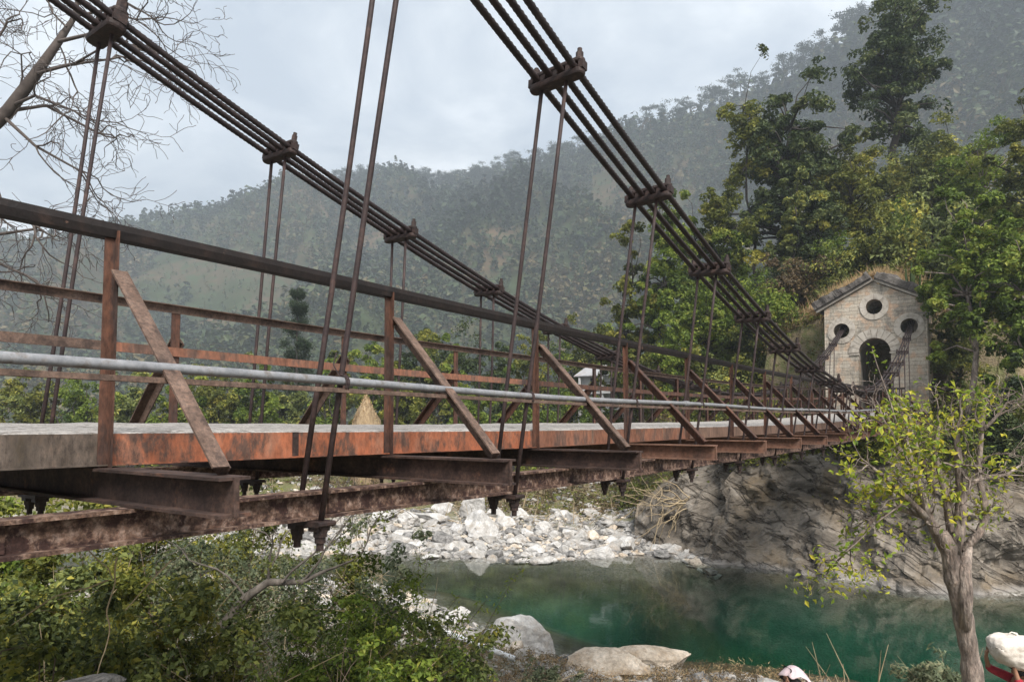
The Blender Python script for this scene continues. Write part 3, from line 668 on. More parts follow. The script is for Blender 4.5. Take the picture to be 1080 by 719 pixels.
M['pale_rock'] = mat_noise('pale_rock', [(.3, (.27, .26, .245)), (.5, (.42, .41, .395)), (.7, (.55, .54, .53))], 2.6, .85, .6, stain=(.30, .265, .225), stain_scale=1.6, dist=.09, bscale=5, fleck=.35, fleck_scale=14)
M['tan_rock'] = mat_noise('tan_rock', [(.3, (.28, .235, .185)), (.5, (.43, .37, .30)), (.7, (.56, .50, .43))], 2.2, .9, .6, stain=(.24, .18, .12), stain_scale=1.4, dist=.09, bscale=5, fleck=.45, fleck_scale=14)
M['grey_rock'] = mat_noise('grey_rock', [(.3, (.08, .078, .076)), (.5, (.17, .165, .16)), (.7, (.29, .28, .27))], 5, .9, .9, stain=(.05, .05, .045), stain_scale=4, dist=.06, bscale=12, fleck=.6, fleck_scale=30)
VAR = {}
def boulder(px, py, w, label, mat='pale_rock', d=None, sq=(1, .75, .55), seed=0, rz=0., sink=.25, zz=None, group='pale boulders along the river'):
    """a boulder whose middle shows at (px, py) and is w pixels wide; it stands on the ground there"""
    if d is None:
        for d in np.arange(9, 62, .05):
            if (HY - py) / F_PX * d <= max(float(height([gx(px, d)], [d])[0]), ZW): break
    s = w / F_PX * d / 2 / sq[0] / .72
    me = rock_mesh('boulder', seed, 4, M[mat], sq)
    z = max(float(height([gx(px, d)], [d])[0]), ZW - .05)
    z = z if zz is None else zz
    o = link('boulder', me, None, W(gx(px, d), d, z + s * sq[2] * (1 - sink) * .55)); o.scale = (s, s, s); o.rotation_euler = (0, 0, rz + PSI)
    return tag(o, label, 'boulder', group)
boulder(553, 672, 50, 'big white angular boulder standing in the shallows at the near water edge', seed=3, sq=(1, .7, .85), sink=.1, d=18.6)
boulder(690, 689, 84, 'long flat tan boulder lying on the near bank beside the water', 'tan_rock', seed=12, sq=(1, .55, .34), d=17.6, rz=.25)
boulder(640, 712, 66, 'pale tan slab of rock at the bottom edge of the near bank', 'tan_rock', seed=22, sq=(1, .7, .42), d=16.0)
boulder(615, 684, 17, 'small round white stone between the angular boulder and the long flat one', seed=31, sq=(1, .8, .6), d=17.6)
boulder(482, 655, 26, 'small white boulder half hidden by leaves at the near water edge', seed=33, sq=(1, .8, .75), d=20.5)
boulder(90, 715, 84, 'dark grey boulder among the bushes at the bottom left', 'grey_rock', d=4.3, seed=41, sq=(1, .8, .55), sink=.2, zz=-1.78)
far = [(498, 541, 30, (1, .7, .95), 'tall pointed white boulder on the far pebble beach'), (511, 564, 40, (1, .8, .7), 'large rounded white boulder at the water edge of the far beach'),
       (455, 549, 34, (1, .6, .4), 'flat oblong white boulder left of the pointed one'), (532, 556, 24, (1, .8, .6), 'white boulder just behind the large rounded one'),
       (563, 583, 24, (1, .8, .55), 'white wedge boulder standing in the shallow water'), (633, 586, 30, (1, .7, .42), 'long pale boulder lying in the water before the rock wall'),
       (661, 577, 31, (1, .6, .4), 'flat boulder on the waterline where the beach meets the rock wall'), (455, 586, 22, (1, .7, .22), 'thin flat white stone alone in the shallow water'),
       (407, 546, 24, (1, .8, .9), 'upright white boulder at the left end of the far beach'), (556, 564, 16, (1, .8, .6), 'grey white boulder right of the large rounded one'),
       (470, 538, 22, (1, .8, .6), 'grey boulder behind the oblong one'), (541, 573, 18, (1, .8, .5), 'low white boulder in front of the beach boulders'),
       (585, 577, 20, (1, .8, .5), 'low white boulder in the middle of the waterline'), (425, 566, 26, (1, .8, .45), 'flat white boulder beside the left shallows'),
       (600, 566, 15, (1, .8, .7), 'small white boulder between beach debris and water')]
far += [(522, 545, 20, (1, .8, .7), 'white block behind the gap between the pointed and the rounded boulder'), (487, 560, 22, (1, .7, .5), 'pale slab in front of the pointed boulder'), (440, 575, 18, (1, .7, .4), 'pale slab at the left shallows'),
        (575, 560, 20, (1, .8, .6), 'pale block behind the white wedge boulder'), (612, 578, 18, (1, .8, .6), 'pale block left of the long boulder in the water'), (645, 573, 20, (1, .7, .5), 'pale block just above the long boulder in the water'),
        (690, 578, 16, (1, .8, .5), 'last pale block at the foot of the rock wall'), (430, 552, 22, (1, .8, .6), 'pale block between the upright and the oblong boulder'), (548, 545, 18, (1, .8, .7), 'grey block high on the far beach'), (590, 545, 16, (1, .8, .6), 'small grey block high on the far beach'), (505, 580, 16, (1, .8, .4), 'low pale stone in front of the large rounded boulder')]
for q, (px, py, w, sq, lb) in enumerate(far): boulder(px, py, w, lb, seed=60 + q, sq=sq, rz=q * 1.3, group='white boulders on the far beach')
# pebbles and cobbles: nobody could count them
def scatter_stones(name, pts, sizes, mats, seed, label):
    rr = np.random.default_rng(seed); base = []
    for s in range(6):
        me = rock_mesh('p', 200 + s, 2, M['white_rock'], (1, .8, .58), 14, .14); v = np.zeros(len(me.vertices) * 3, np.float32); me.vertices.foreach_get('co', v)
        f = np.zeros(len(me.loops), np.int32); me.loops.foreach_get('vertex_index', f); base.append((v.reshape(-1, 3), f.reshape(-1, 3))); bpy.data.meshes.remove(me)
    V, Fc, Mi, o = [], [], [], 0
    for p, s in zip(pts, sizes):
        v, f = base[rr.integers(6)]; a = rr.uniform(0, 6.28); ca, sa = math.cos(a), math.sin(a)
        t = v * s * np.array([rr.uniform(.8, 1.2), rr.uniform(.8, 1.2), rr.uniform(.7, 1.3)]); V.append(np.stack([t[:, 0] * ca - t[:, 1] * sa, t[:, 0] * sa + t[:, 1] * ca, t[:, 2]], 1) + p); Fc.append(f + o); o += len(v); Mi += [rr.choice(len(mats), p=[.56, .12, .32])] * len(f)
    return tag(link(name, np_mesh(name, np.concatenate(V), np.concatenate(Fc), [M[m] for m in mats], False, mat_idx=Mi)), label, 'stones', kind='stuff')
rg = np.random.default_rng(7)
r_ = rg.uniform(-16, 9.5, 11500); d_ = yat(FAR, r_) + np.abs(rg.normal(0, 1, 11500)) ** 1.2 * 6.0 - 1.5; z_ = height(r_, d_)
ok = (z_ > ZW - .5) & (z_ < -2.9) & (r_ < 8.2 - (d_ - 34) * .1); r_, d_, z_ = r_[ok], d_[ok], z_[ok]
sz = np.clip(.095 * rg.lognormal(0, .7, len(r_)), .035, .75)
scatter_stones('pebbles', np.stack(W(r_, d_, z_ + sz * .15), 1), sz, ['white_rock', 'tan_rock', 'grey_rock'], 3, 'pale cobbles and pebbles covering the far beach')
r_ = rg.uniform(-13, 8, 7000); d_ = yat(NEAR, r_) - np.abs(rg.normal(0, 1, 7000)) * 3.4 + .7; z_ = height(r_, d_)
ok = (z_ > ZW - .35) & (d_ > 11.5) & ((r_ < -1.5) | (rg.random(7000) < .45)); r_, d_, z_ = r_[ok], d_[ok], z_[ok]
sz = np.clip(.07 * rg.lognormal(0, .6, len(r_)), .03, .36) * np.where(r_ < -2.5, 1.25, 1)
scatter_stones('cobbles', np.stack(W(r_, d_, z_ + sz * .15), 1), sz, ['white_rock', 'tan_rock', 'grey_rock'], 4, 'pale stones strewn over the near bank')

# =================================================================== HILLS
RIDGE = np.array([(-900, 470), (-300, 420), (-60, 335), (60, 285), (120, 266), (180, 250), (230, 236), (270, 215), (310, 206), (350, 197), (375, 194), (420, 197), (480, 199), (520, 193), (545, 176), (600, 168), (640, 155), (665, 138), (700, 131), (740, 114), (780, 98), (820, 82), (850, 70), (880, 54), (900, 38), (930, 22), (960, -8), (1080, -85), (1250, -160), (1900, -220)], float)
RD = np.array([(-900, 700), (0, 900), (300, 860), (540, 800), (700, 640), (900, 520), (1080, 470), (1900, 450)], float)
D0 = 260.0
def hill_point(px, v):
    px = np.asarray(px, float); v = np.asarray(v, float)
    Dr = np.interp(px, RD[:, 0], RD[:, 1]); zr = (HY - np.interp(px, RIDGE[:, 0], RIDGE[:, 1])) / F_PX * Dr
    vv = np.clip(v, 0, 1); d = D0 + (Dr - D0) * vv + np.clip(v - 1, 0, None) * 400
    z = -3 + (zr + 3) * vv ** 1.12 - np.clip(v - 1, 0, None) * 190
    r = (px - CX) / F_PX * d
    g = fbm(np.stack([r * .006, d * .004, 0 * r], 1), 5, 70); g2 = 1 - np.abs(vnoise(np.stack([r * .011 + d * .004, d * .0022, 0 * r], 1), 75)) * 2
    w = np.clip(vv * (1 - vv) * 4, 0, 1)
    return r, d, z + (g * 90 + g2 * 40) * w
def hill_mat(name, cols, scale, patch):
    m, nt, N, L = nodes(name)
    geo = N.new('ShaderNodeNewGeometry'); n1 = N.new('ShaderNodeTexNoise'); n1.inputs['Scale'].default_value = scale; n1.inputs['Detail'].default_value = 9; n1.inputs['Roughness'].default_value = .65; L.new(geo.outputs['Position'], n1.inputs['Vector'])
    r = ramp(N, cols); L.new(n1.outputs['Fac'], r.inputs[0])
    n2 = N.new('ShaderNodeTexNoise'); n2.inputs['Scale'].default_value = .14; n2.inputs['Detail'].default_value = 5; L.new(geo.outputs['Position'], n2.inputs['Vector'])
    r2 = ramp(N, [(.52, (0, 0, 0)), (.6, (.85, .85, .85))]); L.new(n2.outputs['Fac'], r2.inputs[0])
    mx = N.new('ShaderNodeMix'); mx.data_type = 'RGBA'; L.new(r2.outputs[0], mx.inputs[0]); L.new(r.outputs[0], mx.inputs[6]); mx.inputs[7].default_value = (*patch, 1)
    b = N.new('ShaderNodeBsdfPrincipled'); b.inputs['Roughness'].default_value = 1; b.inputs['Specular IOR Level'].default_value = 0; L.new(mx.outputs[2], b.inputs['Base Color'])
    o = N.new('ShaderNodeOutputMaterial'); L.new(b.outputs[0], o.inputs[0]); return m
M['hill'] = hill_mat('hillside', [(.32, (.025, .036, .016)), (.46, (.042, .052, .023)), (.58, (.08, .064, .038)), (.70, (.16, .10, .062))], .012, (.05, .07, .032))
M['far_hill'] = hill_mat('far_mountain', [(.3, (.035, .05, .03)), (.5, (.06, .075, .045)), (.7, (.12, .09, .06))], .006, (.04, .06, .035))
pxs = np.linspace(-700, 1750, 300); vs = np.concatenate([np.linspace(0, 1, 110), np.linspace(1.04, 1.6, 8)])
PX, VV = np.meshgrid(pxs, vs, indexing='ij'); r, d, z = hill_point(PX.ravel(), VV.ravel()); x, y, z = W(r, d, z)
i = np.arange(len(pxs) - 1)[:, None] * len(vs); j = np.arange(len(vs) - 1)[None]
F = np.stack([i + j, i + j + len(vs), i + j + len(vs) + 1, i + j + 1], -1).reshape(-1, 4)
tag(link('hills', np_mesh('hills', np.stack([x, y, z], 1), F, M['hill'], True)), 'hazy wooded mountainside with bare brown patches across the valley', 'hillside', kind='structure')
FR = np.array([(-900, 90), (-300, 190), (-100, 232), (0, 240), (70, 262), (130, 285), (220, 300), (420, 330), (900, 400), (1800, 440)], float)
pxs = np.linspace(-800, 1200, 160); vs = np.concatenate([np.linspace(0, 1, 40), [1.2, 1.5]]); PX, VV = np.meshgrid(pxs, vs, indexing='ij'); px, v = PX.ravel(), VV.ravel()
d = 1000 + 700 * v; z = (HY - np.interp(px, FR[:, 0], FR[:, 1])) / F_PX * 1700 * np.where(v > 1, 2 - v, v) ** 1.05 - 5; r = (px - CX) / F_PX * d
z = z + fbm(np.stack([r * .004, d * .004, 0 * r], 1), 6, 90) * 60 * np.clip(v * 1.3, 0, 1); x, y, z = W(r, d, z)
i = np.arange(len(pxs) - 1)[:, None] * len(vs); j = np.arange(len(vs) - 1)[None]
F = np.stack([i + j, i + j + len(vs), i + j + len(vs) + 1, i + j + 1], -1).reshape(-1, 4)
tag(link('mountain', np_mesh('mountain', np.stack([x, y, z], 1), F, M['far_hill'], True)), 'pale blue mountain fading in the haze at the far left', 'mountain', kind='structure')
# =================================================================== VEGETATION
def leaf_arrays(c, size, rng, asp=.5, up=.6, fold=.12, axis=None, nrm=None):
    n = len(c); size = np.broadcast_to(np.asarray(size, float), (n,))
    nn = rng.normal(size=(n, 3)) * (1 if nrm is None else .6); nn[:, 2] += up * (2 if nrm is None else 1)
    if nrm is not None: nn += nrm * 1.5
    nn /= np.linalg.norm(nn, axis=1)[:, None]
    u = rng.normal(size=(n, 3)) if axis is None else axis + rng.normal(size=(n, 3)) * .35
    u -= nn * (u * nn).sum(1)[:, None]; u /= np.maximum(np.linalg.norm(u, axis=1), 1e-6)[:, None]; w = np.cross(nn, u)
    s = size[:, None]; fo = nn * s * fold
    V = np.stack([c - u * s * .5, c + w * s * asp * .5 + fo - u * s * .06, c + u * s * .5 - fo * .6, c - w * s * asp * .5 + fo - u * s * .06], 1)
    return V.reshape(-1, 3)
def leaf_mesh(name, c, size, mat, rng, tint=None, **kw):
    V = leaf_arrays(c, size, rng, **kw); n = len(c)
    t = np.clip(rng.normal(.5, .22, n), 0, 1) if tint is None else np.clip(tint, 0, 1)
    return np_mesh(name, V, np.arange(4 * n).reshape(-1, 4), mat, False, attr={'tint': np.repeat(t, 4)})

def clump_tree(seed, h, cr, ch, nclump, nleaf, leaf, lm, bark, trunk_r=.2, lean=(0, 0), stems=1, csize=.3, zc=None, flat=.7, shell=.55, asp=.55, up=.6, irregular=.35, tint_sd=.16, taper=1.0, limb_r=None, sides=7):
    """meshes of a trunk with limbs and of a leafy crown of separate clumps (crown radius cr, height ch, top at h)"""
    rng = np.random.default_rng(seed); zc = h - ch / 2 if zc is None else zc
    C = []
    while len(C) < nclump:
        p = rng.normal(size=3); p /= np.linalg.norm(p); rad = rng.uniform(shell, 1) * (1 + irregular * rng.normal() * .5)
        q = p * rad; wz = (1 - taper) * np.clip((q[2] + 1) / 2, 0, 1)
        c = np.array([q[0] * cr * (1 - wz), q[1] * cr * (1 - wz), q[2] * ch / 2 + zc])
        c[:2] += np.array(lean) * (c[2] / h)
        if c[2] > .04 * h: C.append(c)
    C = np.array(C); mb = MB(); lr = limb_r or trunk_r * .38
    if stems == 1:
        tops = [np.array([lean[0], lean[1], zc + ch * .22])]
    else:
        tops = [np.array([rng.normal() * cr * .45 + lean[0], rng.normal() * cr * .45 + lean[1], zc + rng.uniform(-.1, .3) * ch]) for _ in range(stems)]
    trunks = []
    for tp in tops:
        b = np.array([rng.normal(), rng.normal(), 0]) * (trunk_r * 1.2 if stems > 1 else 0); n = 8; fr = np.linspace(0, 1, n)[:, None]
        pts = b + (tp - b) * fr + rng.normal(size=(n, 3)) * np.array([1, 1, .2]) * h * .018 * np.sin(fr * math.pi) + np.array([0, 0, -.25]) * (fr == 0)
        rad = trunk_r * (1 - .78 * fr[:, 0]) * (1 + .35 * (fr[:, 0] == 0)); trunks.append((pts, rad)); mb.tube(pts, rad, sides)
    for c in C:
        k = rng.integers(len(trunks)); pts, rad = trunks[k]
        zt = min(max(c[2] - np.hypot(*(c[:2] - pts[-1][:2])) * rng.uniform(.5, .9), pts[0][2] + .22 * h), pts[-1][2]); i = int(np.clip(np.searchsorted(pts[:, 2], zt), 1, len(pts) - 1))
        a = pts[i]; m = (a + c) / 2 + np.array([0, 0, .1]) * np.linalg.norm(c - a) + rng.normal(size=3) * .07 * np.linalg.norm(c - a)
        r0 = min(lr, rad[i] * .8); mb.tube([a, a * .5 + m * .5, m, m * .4 + c * .6, c], [r0, r0 * .8, r0 * .6, r0 * .42, r0 * .2], 5)
    trunk = mb.mesh('trunk', bark, True)
    per = rng.multinomial(nleaf, rng.dirichlet(np.full(nclump, 5.0))); P, T, NR = [], [], []
    for c, n in zip(C, per):
        s = csize * cr * rng.uniform(.6, 1.4); k = 6; sub = rng.normal(size=(k, 3)); sub /= np.linalg.norm(sub, axis=1)[:, None]; sub *= rng.uniform(.3, 1.05, (k, 1)); ki = rng.integers(k, size=n)
        dr = rng.normal(size=(n, 3)); dr[:, 2] += .35; dr /= np.linalg.norm(dr, axis=1)[:, None]; p = sub[ki] + dr * (rng.uniform(.25, 1.0, (n, 1)) ** .5) * rng.uniform(.42, .7, k)[ki][:, None]
        tilt = np.array([rng.normal() * .25, rng.normal() * .25]); q = p * s * np.array([1, 1, flat]); q[:, 2] += (q[:, :2] @ tilt) - .15 * (p[:, 0] ** 2 + p[:, 1] ** 2) * s
        base = rng.normal(.48, .17); P.append(c + q); NR.append(dr); T.append(np.clip(base + rng.normal(0, tint_sd, n) + rng.normal(0, .1, k)[ki], 0, 1))
    P = np.concatenate(P); T = np.concatenate(T); NR = np.concatenate(NR)
    keep = P[:, 2] > .02
    crown = leaf_mesh('crown', P[keep], leaf * rng.uniform(.6, 1.35, keep.sum()), lm, rng, T[keep], asp=asp, up=up, nrm=NR[keep])
    return trunk, crown
def plant(name, cat, label, meshes, loc, scale=1.0, rz=0.0, group=None, parts=('trunk', 'crown')):
    t = thing(name, label, cat, loc, rz, group); t.scale = (scale,) * 3 if np.isscalar(scale) else scale
    for nm, me in zip(parts, meshes): link(nm, me, t)
    return t
def gz(px, d): return float(height([gx(px, d)], [d])[0])

L = {}
L['olive'] = mat_leaf('leaf_olive', [(0.0338, 0.0442, 0.0104), (0.0845, 0.1001, 0.0182), (0.1625, 0.1755, 0.0312), (0.3120, 0.2795, 0.0520)])
L['dark'] = mat_leaf('leaf_dark', [(0.0145, 0.0247, 0.0087), (0.0348, 0.0551, 0.0159), (0.0667, 0.0899, 0.0261), (0.1305, 0.1450, 0.0435)], .25)
L['fresh'] = mat_leaf('leaf_fresh', [(0.0360, 0.0624, 0.0120), (0.0960, 0.1416, 0.0240), (0.1800, 0.2400, 0.0360), (0.3120, 0.3240, 0.0600)], .4)
L['yellow'] = mat_leaf('leaf_yellow', [(.09, .15, .02), (.19, .26, .03), (.36, .37, .04), (.52, .45, .05)], .4)
L['bush'] = mat_leaf('leaf_bush', [(0.0390, 0.0546, 0.0182), (0.1040, 0.1300, 0.0390), (0.1950, 0.2210, 0.0650), (0.3900, 0.3510, 0.0650)], .3)
L['grey'] = mat_leaf('leaf_grey', [(0.0575, 0.0747, 0.0403), (0.1035, 0.1265, 0.0690), (0.1610, 0.1840, 0.1035), (0.2530, 0.2415, 0.1380)], .3)
L['brown'] = mat_leaf('leaf_brown', [(.045, .033, .018), (.095, .068, .036), (.16, .11, .055), (.13, .125, .045)], .3)
L['straw'] = mat_leaf('leaf_straw', [(.26, .16, .08), (.38, .25, .13), (.48, .34, .19), (.36, .3, .15)], .25)
L['pine'] = mat_leaf('leaf_pine', [(.016, .028, .014), (.025, .042, .02), (.036, .055, .026), (.055, .07, .034)], .15)
L['hillwood'] = mat_leaf('leaf_hillside', [(.014, .026, .012), (.030, .050, .019), (.060, .082, .030), (.125, .098, .045)], .15)
M['bark'] = mat_noise('bark', [(.3, (.05, .042, .036)), (.5, (.10, .085, .072)), (.7, (.17, .145, .125))], 7, .95, .6, stretch=(1, 1, .35), stain=(.05, .045, .035), stain_scale=3)
M['pale_bark'] = mat_noise('pale_bark', [(.3, (.11, .085, .072)), (.5, (.21, .17, .145)), (.7, (.34, .29, .25))], 9, .95, 1.0, stretch=(1, 1, .3), stain=(.07, .055, .046), stain_scale=5, dist=.04, fleck=.7, fleck_scale=24)
M['dark_bark'] = mat_noise('dark_bark', [(.3, (.02, .017, .015)), (.7, (.05, .042, .036))], 5, .95, .4)
M['bare_bark'] = mat_noise('bare_bark', [(.3, (.045, .036, .033)), (.7, (.10, .082, .072))], 6, .95, .4)
M['dry_twig'] = mat_noise('dry_twig', [(.3, (.22, .16, .10)), (.7, (.40, .32, .2))], 6, .95, .2)
M['brown_twig'] = mat_noise('brown_twig', [(.3, (.07, .05, .035)), (.7, (.15, .11, .08))], 6, .95, .2)

# ---- trees on the slope around the gate
def slope_tree(px, d, ytop, halfw, label, lm, seed, name='broadleaf_tree', ybase=None, crown=.75, ncl=34, nl=9000, leaf=.30, den=1.6, bark='dark_bark', tr=.3, cat='tree', group=None, **kw):
    z0 = gz(px, d) if ybase is None else (HY - ybase) / F_PX * d
    h = (HY - ytop) / F_PX * d - z0; cr = halfw / F_PX * d
    kw.setdefault('shell', .3); kw['csize'] = kw.get('csize', .3) * .82; tm = clump_tree(seed, h, cr * .95, h * crown, int(ncl * 1.8), int(nl * den), leaf, L[lm], M[bark], tr, **kw)
    return plant(name, cat, label, tm, W(gx(px, d), d, z0), group=group)
slope_tree(838, 50, 66, 66, 'big broad dark green tree on the slope left above the stone gate', 'dark', 101, ncl=64, nl=17000, leaf=.30, tr=.42, crown=.86, csize=.25, shell=.35, irregular=.45, flat=.55)
slope_tree(800, 51, 62, 28, 'thin upright sprays of leaves rising at the left top of the big broad tree', 'olive', 102, ncl=18, nl=4200, leaf=.27, tr=.16, crown=.55, csize=.5, lean=(-.6, -.4))
slope_tree(948, 56, -34, 52, 'tall dark tree standing out against the misty mountain high above the gate', 'dark', 103, ybase=178, ncl=62, nl=15000, leaf=.31, tr=.34, crown=.9, csize=.30, shell=.25, irregular=.4, lean=(.5, .5), flat=.6)
slope_tree(766, 47, 182, 42, 'yellowish green tree on the slope left of the big broad tree', 'olive', 104, ncl=34, nl=9500, leaf=.25, tr=.2, crown=.9, shell=.25)
slope_tree(702, 45, 195, 40, 'dark leaning conifer like tree at the left foot of the slope behind the cable', 'fresh', 105, ncl=36, nl=10000, leaf=.24, tr=.2, crown=.92, shell=.2, taper=.5)
slope_tree(668, 47, 232, 34, 'rounded mid green tree at the left end of the wooded slope', 'olive', 106, ncl=30, nl=8000, leaf=.24, tr=.18, crown=.92, shell=.2)
slope_tree(745, 44, 262, 46, 'bright green bushy tree at the foot of the slope between the cable and the railing', 'fresh', 107, ncl=34, nl=9000, leaf=.22, tr=.16, crown=.95, shell=.2)
slope_tree(905, 50, 140, 48, 'olive green tree just below the tall dark tree', 'olive', 108, ncl=36, nl=10000, leaf=.24, tr=.22, crown=.85, shell=.25)
slope_tree(968, 53, 132, 56, 'wide dull green tree on the slope behind the gate roof', 'bush', 109, ncl=38, nl=11000, leaf=.25, tr=.22, crown=.85, shell=.25)
slope_tree(1040, 42, 128, 52, 'leafy light green tree high on the slope at the right edge', 'fresh', 110, ncl=36, nl=9500, leaf=.2, tr=.2, crown=.8, shell=.3, bark='pale_bark')
slope_tree(1092, 38, 62, 42, 'olive tree cut by the right edge above the gate', 'olive', 111, ncl=34, nl=9000, leaf=.2, tr=.2, crown=.8, shell=.3)
slope_tree(1026, 30.0, 195, 54, 'green tree hanging over the right side of the gate roof', 'fresh', 112, ncl=44, nl=13000, leaf=.19, tr=.16, crown=.72, shell=.3, bark='pale_bark', csize=.26)
slope_tree(1085, 28.5, 215, 52, 'light green tree at the right edge beside the gate', 'fresh', 113, ncl=40, nl=12000, leaf=.19, tr=.16, crown=.8, shell=.3, bark='pale_bark', csize=.28)
slope_tree(1010, 33, 300, 34, 'shrubby dark tree growing against the right wall of the gate', 'bush', 114, ncl=34, nl=9000, leaf=.14, tr=.1, crown=.95, shell=.2)
slope_tree(1055, 27.5, 372, 44, 'low dark green shrub tree on the cliff top right of the gate', 'dark', 115, ncl=30, nl=9000, leaf=.13, tr=.1, crown=.95, shell=.2)
slope_tree(838, 41.5, 262, 40, 'brownish half bare shrub tree on the slope left of the gate roof', 'brown', 116, name='shrub_tree', ncl=34, nl=5200, leaf=.17, tr=.1, crown=.95, shell=.2)
slope_tree(800, 42.5, 290, 34, 'dull green shrub tree between the big broad tree and the railing', 'bush', 117, name='shrub_tree', ncl=30, nl=6500, leaf=.18, tr=.1, crown=.95, shell=.2)
slope_tree(868, 45, 215, 38, 'dark shrub tree under the big broad tree', 'dark', 118, name='shrub_tree', ncl=30, nl=8500, leaf=.22, tr=.14, crown=.95, shell=.2)
slope_tree(712, 42, 330, 30, 'yellow green shrub on the grassy foot of the slope', 'fresh', 119, name='shrub', cat='shrub', ncl=24, nl=5200, leaf=.17, tr=.08, crown=.95, shell=.2)
slope_tree(655, 50, 300, 28, 'green shrub tree behind the white house', 'olive', 120, name='shrub_tree', ncl=24, nl=5500, leaf=.22, tr=.1, crown=.95, shell=.2)
slope_tree(1000, 45, 215, 40, 'pale stemmed dry shrub tree with few leaves above the gate', 'grey', 121, name='shrub_tree', ncl=26, nl=2600, leaf=.17, tr=.1, crown=.85, shell=.3, bark='pale_bark')
slope_tree(930, 40, 235, 36, 'mixed green shrub tree directly behind the gate', 'olive', 122, name='shrub_tree', ncl=30, nl=7500, leaf=.18, tr=.1, crown=.95, shell=.2)
slope_tree(775, 46.5, 215, 30, 'light olive sapling among the trees left of the big broad tree', 'fresh', 123, name='shrub_tree', ncl=24, nl=5500, leaf=.2, tr=.1, crown=.9, shell=.2)
slope_tree(1010, 50, 120, 44, 'broad mid green tree right of the tall dark tree', 'olive', 125, ncl=34, nl=10000, leaf=.24, tr=.2, crown=.85)
slope_tree(880, 53, 120, 36, 'mid green tree between the big broad tree and the tall dark tree', 'olive', 126, ncl=34, nl=9000, leaf=.25, tr=.2, crown=.85)
slope_tree(735, 49, 205, 34, 'light green tree at the left shoulder of the wooded slope', 'fresh', 127, ncl=30, nl=8500, leaf=.24, tr=.18, crown=.92)
slope_tree(842, 46, 165, 30, 'mid green tree crown low in front of the big broad tree', 'bush', 124, ncl=28, nl=7500, leaf=.22, tr=.14, crown=.9, shell=.2)

SV = [clump_tree(600 + q, 3.4, 1.7, 3.3, 40, 4200, .17, L[lm], M['dark_bark'], .08, shell=.15, csize=.34) for q, lm in enumerate(('olive', 'bush', 'fresh', 'grey'))]
rng = np.random.default_rng(606); n = 0
while n < 90:
    dd = rng.uniform(36, 66); pp = rng.uniform(650, 1130); rr = gx(pp, dd); sf = dd - float(yat(FAR, np.array(rr)))
    if sf < 6.5 or rr < 6.5 or (abs(rr - 17) < 3.2 and dd < 38.5): continue
    q = int(rng.integers(4)); s = rng.uniform(.75, 1.5)
    plant('shrub', 'shrub', ('dull olive shrub', 'dark green shrub', 'light green shrub', 'grey green shrub')[q] + ' among the undergrowth on the wooded slope above the bridge', SV[q], W(rr, dd, float(height([rr], [dd])[0]) - .1), (s, s, s * rng.uniform(.8, 1.2)), rng.uniform(0, 6.28), 'shrubs on the wooded slope'); n += 1

# ---- ground cover: nobody could count it
def cover(name, label, n, sampler, lm, size, seed, hgt=.5, clump=9, kind='stuff', asp=.5, up=.5):
    rng = np.random.default_rng(seed); r, d = sampler(rng, n); z = height(r, d)
    hh = np.abs(fbm(np.stack([r * .45, d * .45, 0 * r], 1), 3, seed)) * 3.4 * hgt + .15 * hgt
    c = np.stack(W(r, d, z), 1); C = np.repeat(c, clump, 0); H = np.repeat(hh, clump)
    C = C + rng.normal(size=C.shape) * np.array([1, 1, 0]) * .28 * hgt; C[:, 2] += rng.uniform(0, 1, len(C)) ** .8 * H
    t = np.repeat(fbm(np.stack([r * .3, d * .3, 0 * r], 1), 3, seed + 4) * .55 + .5, clump) + rng.normal(0, .16, len(C))
    return tag(link(name, leaf_mesh(name, C, size * rng.uniform(.6, 1.4, len(C)), L[lm], rng, t, asp=asp, up=up)), label, 'undergrowth', kind=kind)
def s_slope(rng, n):
    d = rng.uniform(28, 72, n * 2); px = rng.uniform(630, 1190, n * 2); r = (px - CX) / F_PX * d
    sf = d - yat(FAR, r); ok = (sf > 4.6) & (r > 6.5) & ~((np.abs(r - 17) < 2.6) & (d < 37.2) & (d > 30)); return r[ok][:n], d[ok][:n]
def s_terrace(rng, n):
    d = rng.uniform(46, 110, n * 3); px = rng.uniform(-150, 760, n * 3); r = (px - CX) / F_PX * d
    sf = d - yat(FAR, r); ok = (sf > 15) & (r < 9); return r[ok][:n], d[ok][:n]
def s_back(rng, n):
    d = rng.uniform(36, 68, n * 3); px = rng.uniform(-100, 720, n * 3); r = (px - CX) / F_PX * d
    sf = d - yat(FAR, r); ok = (sf > 8 - r * .25) & (sf < 28) & (r < 9); return r[ok][:n], d[ok][:n]
def s_edge(rng, n):
    d = rng.uniform(26, 40, n * 3); px = rng.uniform(690, 1200, n * 3); r = (px - CX) / F_PX * d
    sf = d - yat(FAR, r); ok = (sf > 3.2) & (sf < 6.5) & (r > 7.2); return r[ok][:n], d[ok][:n]
cover('undergrowth', 'tangled green and brown undergrowth on the wooded slope', 8500, s_slope, 'olive', .22, 201, 1.25, 14)
cover('dry_undergrowth', 'dry brownish scrub among the slope undergrowth', 3600, s_slope, 'brown', .20, 202, 1.1, 12)
cover('terrace_grass', 'low yellow green plants on the far terrace', 3600, s_terrace, 'fresh', .26, 203, .55, 9)
cover('cliff_top_plants', 'green plants spilling over the top of the rock wall', 1500, s_edge, 'olive', .15, 204, .8, 16)
cover('beach_scrub', 'brownish scrub and litter along the back of the far beach', 4200, s_back, 'brown', .17, 209, .6, 11)
cover('beach_greens', 'low green plants along the back of the far beach', 1500, s_back, 'olive', .17, 210, .65, 11)
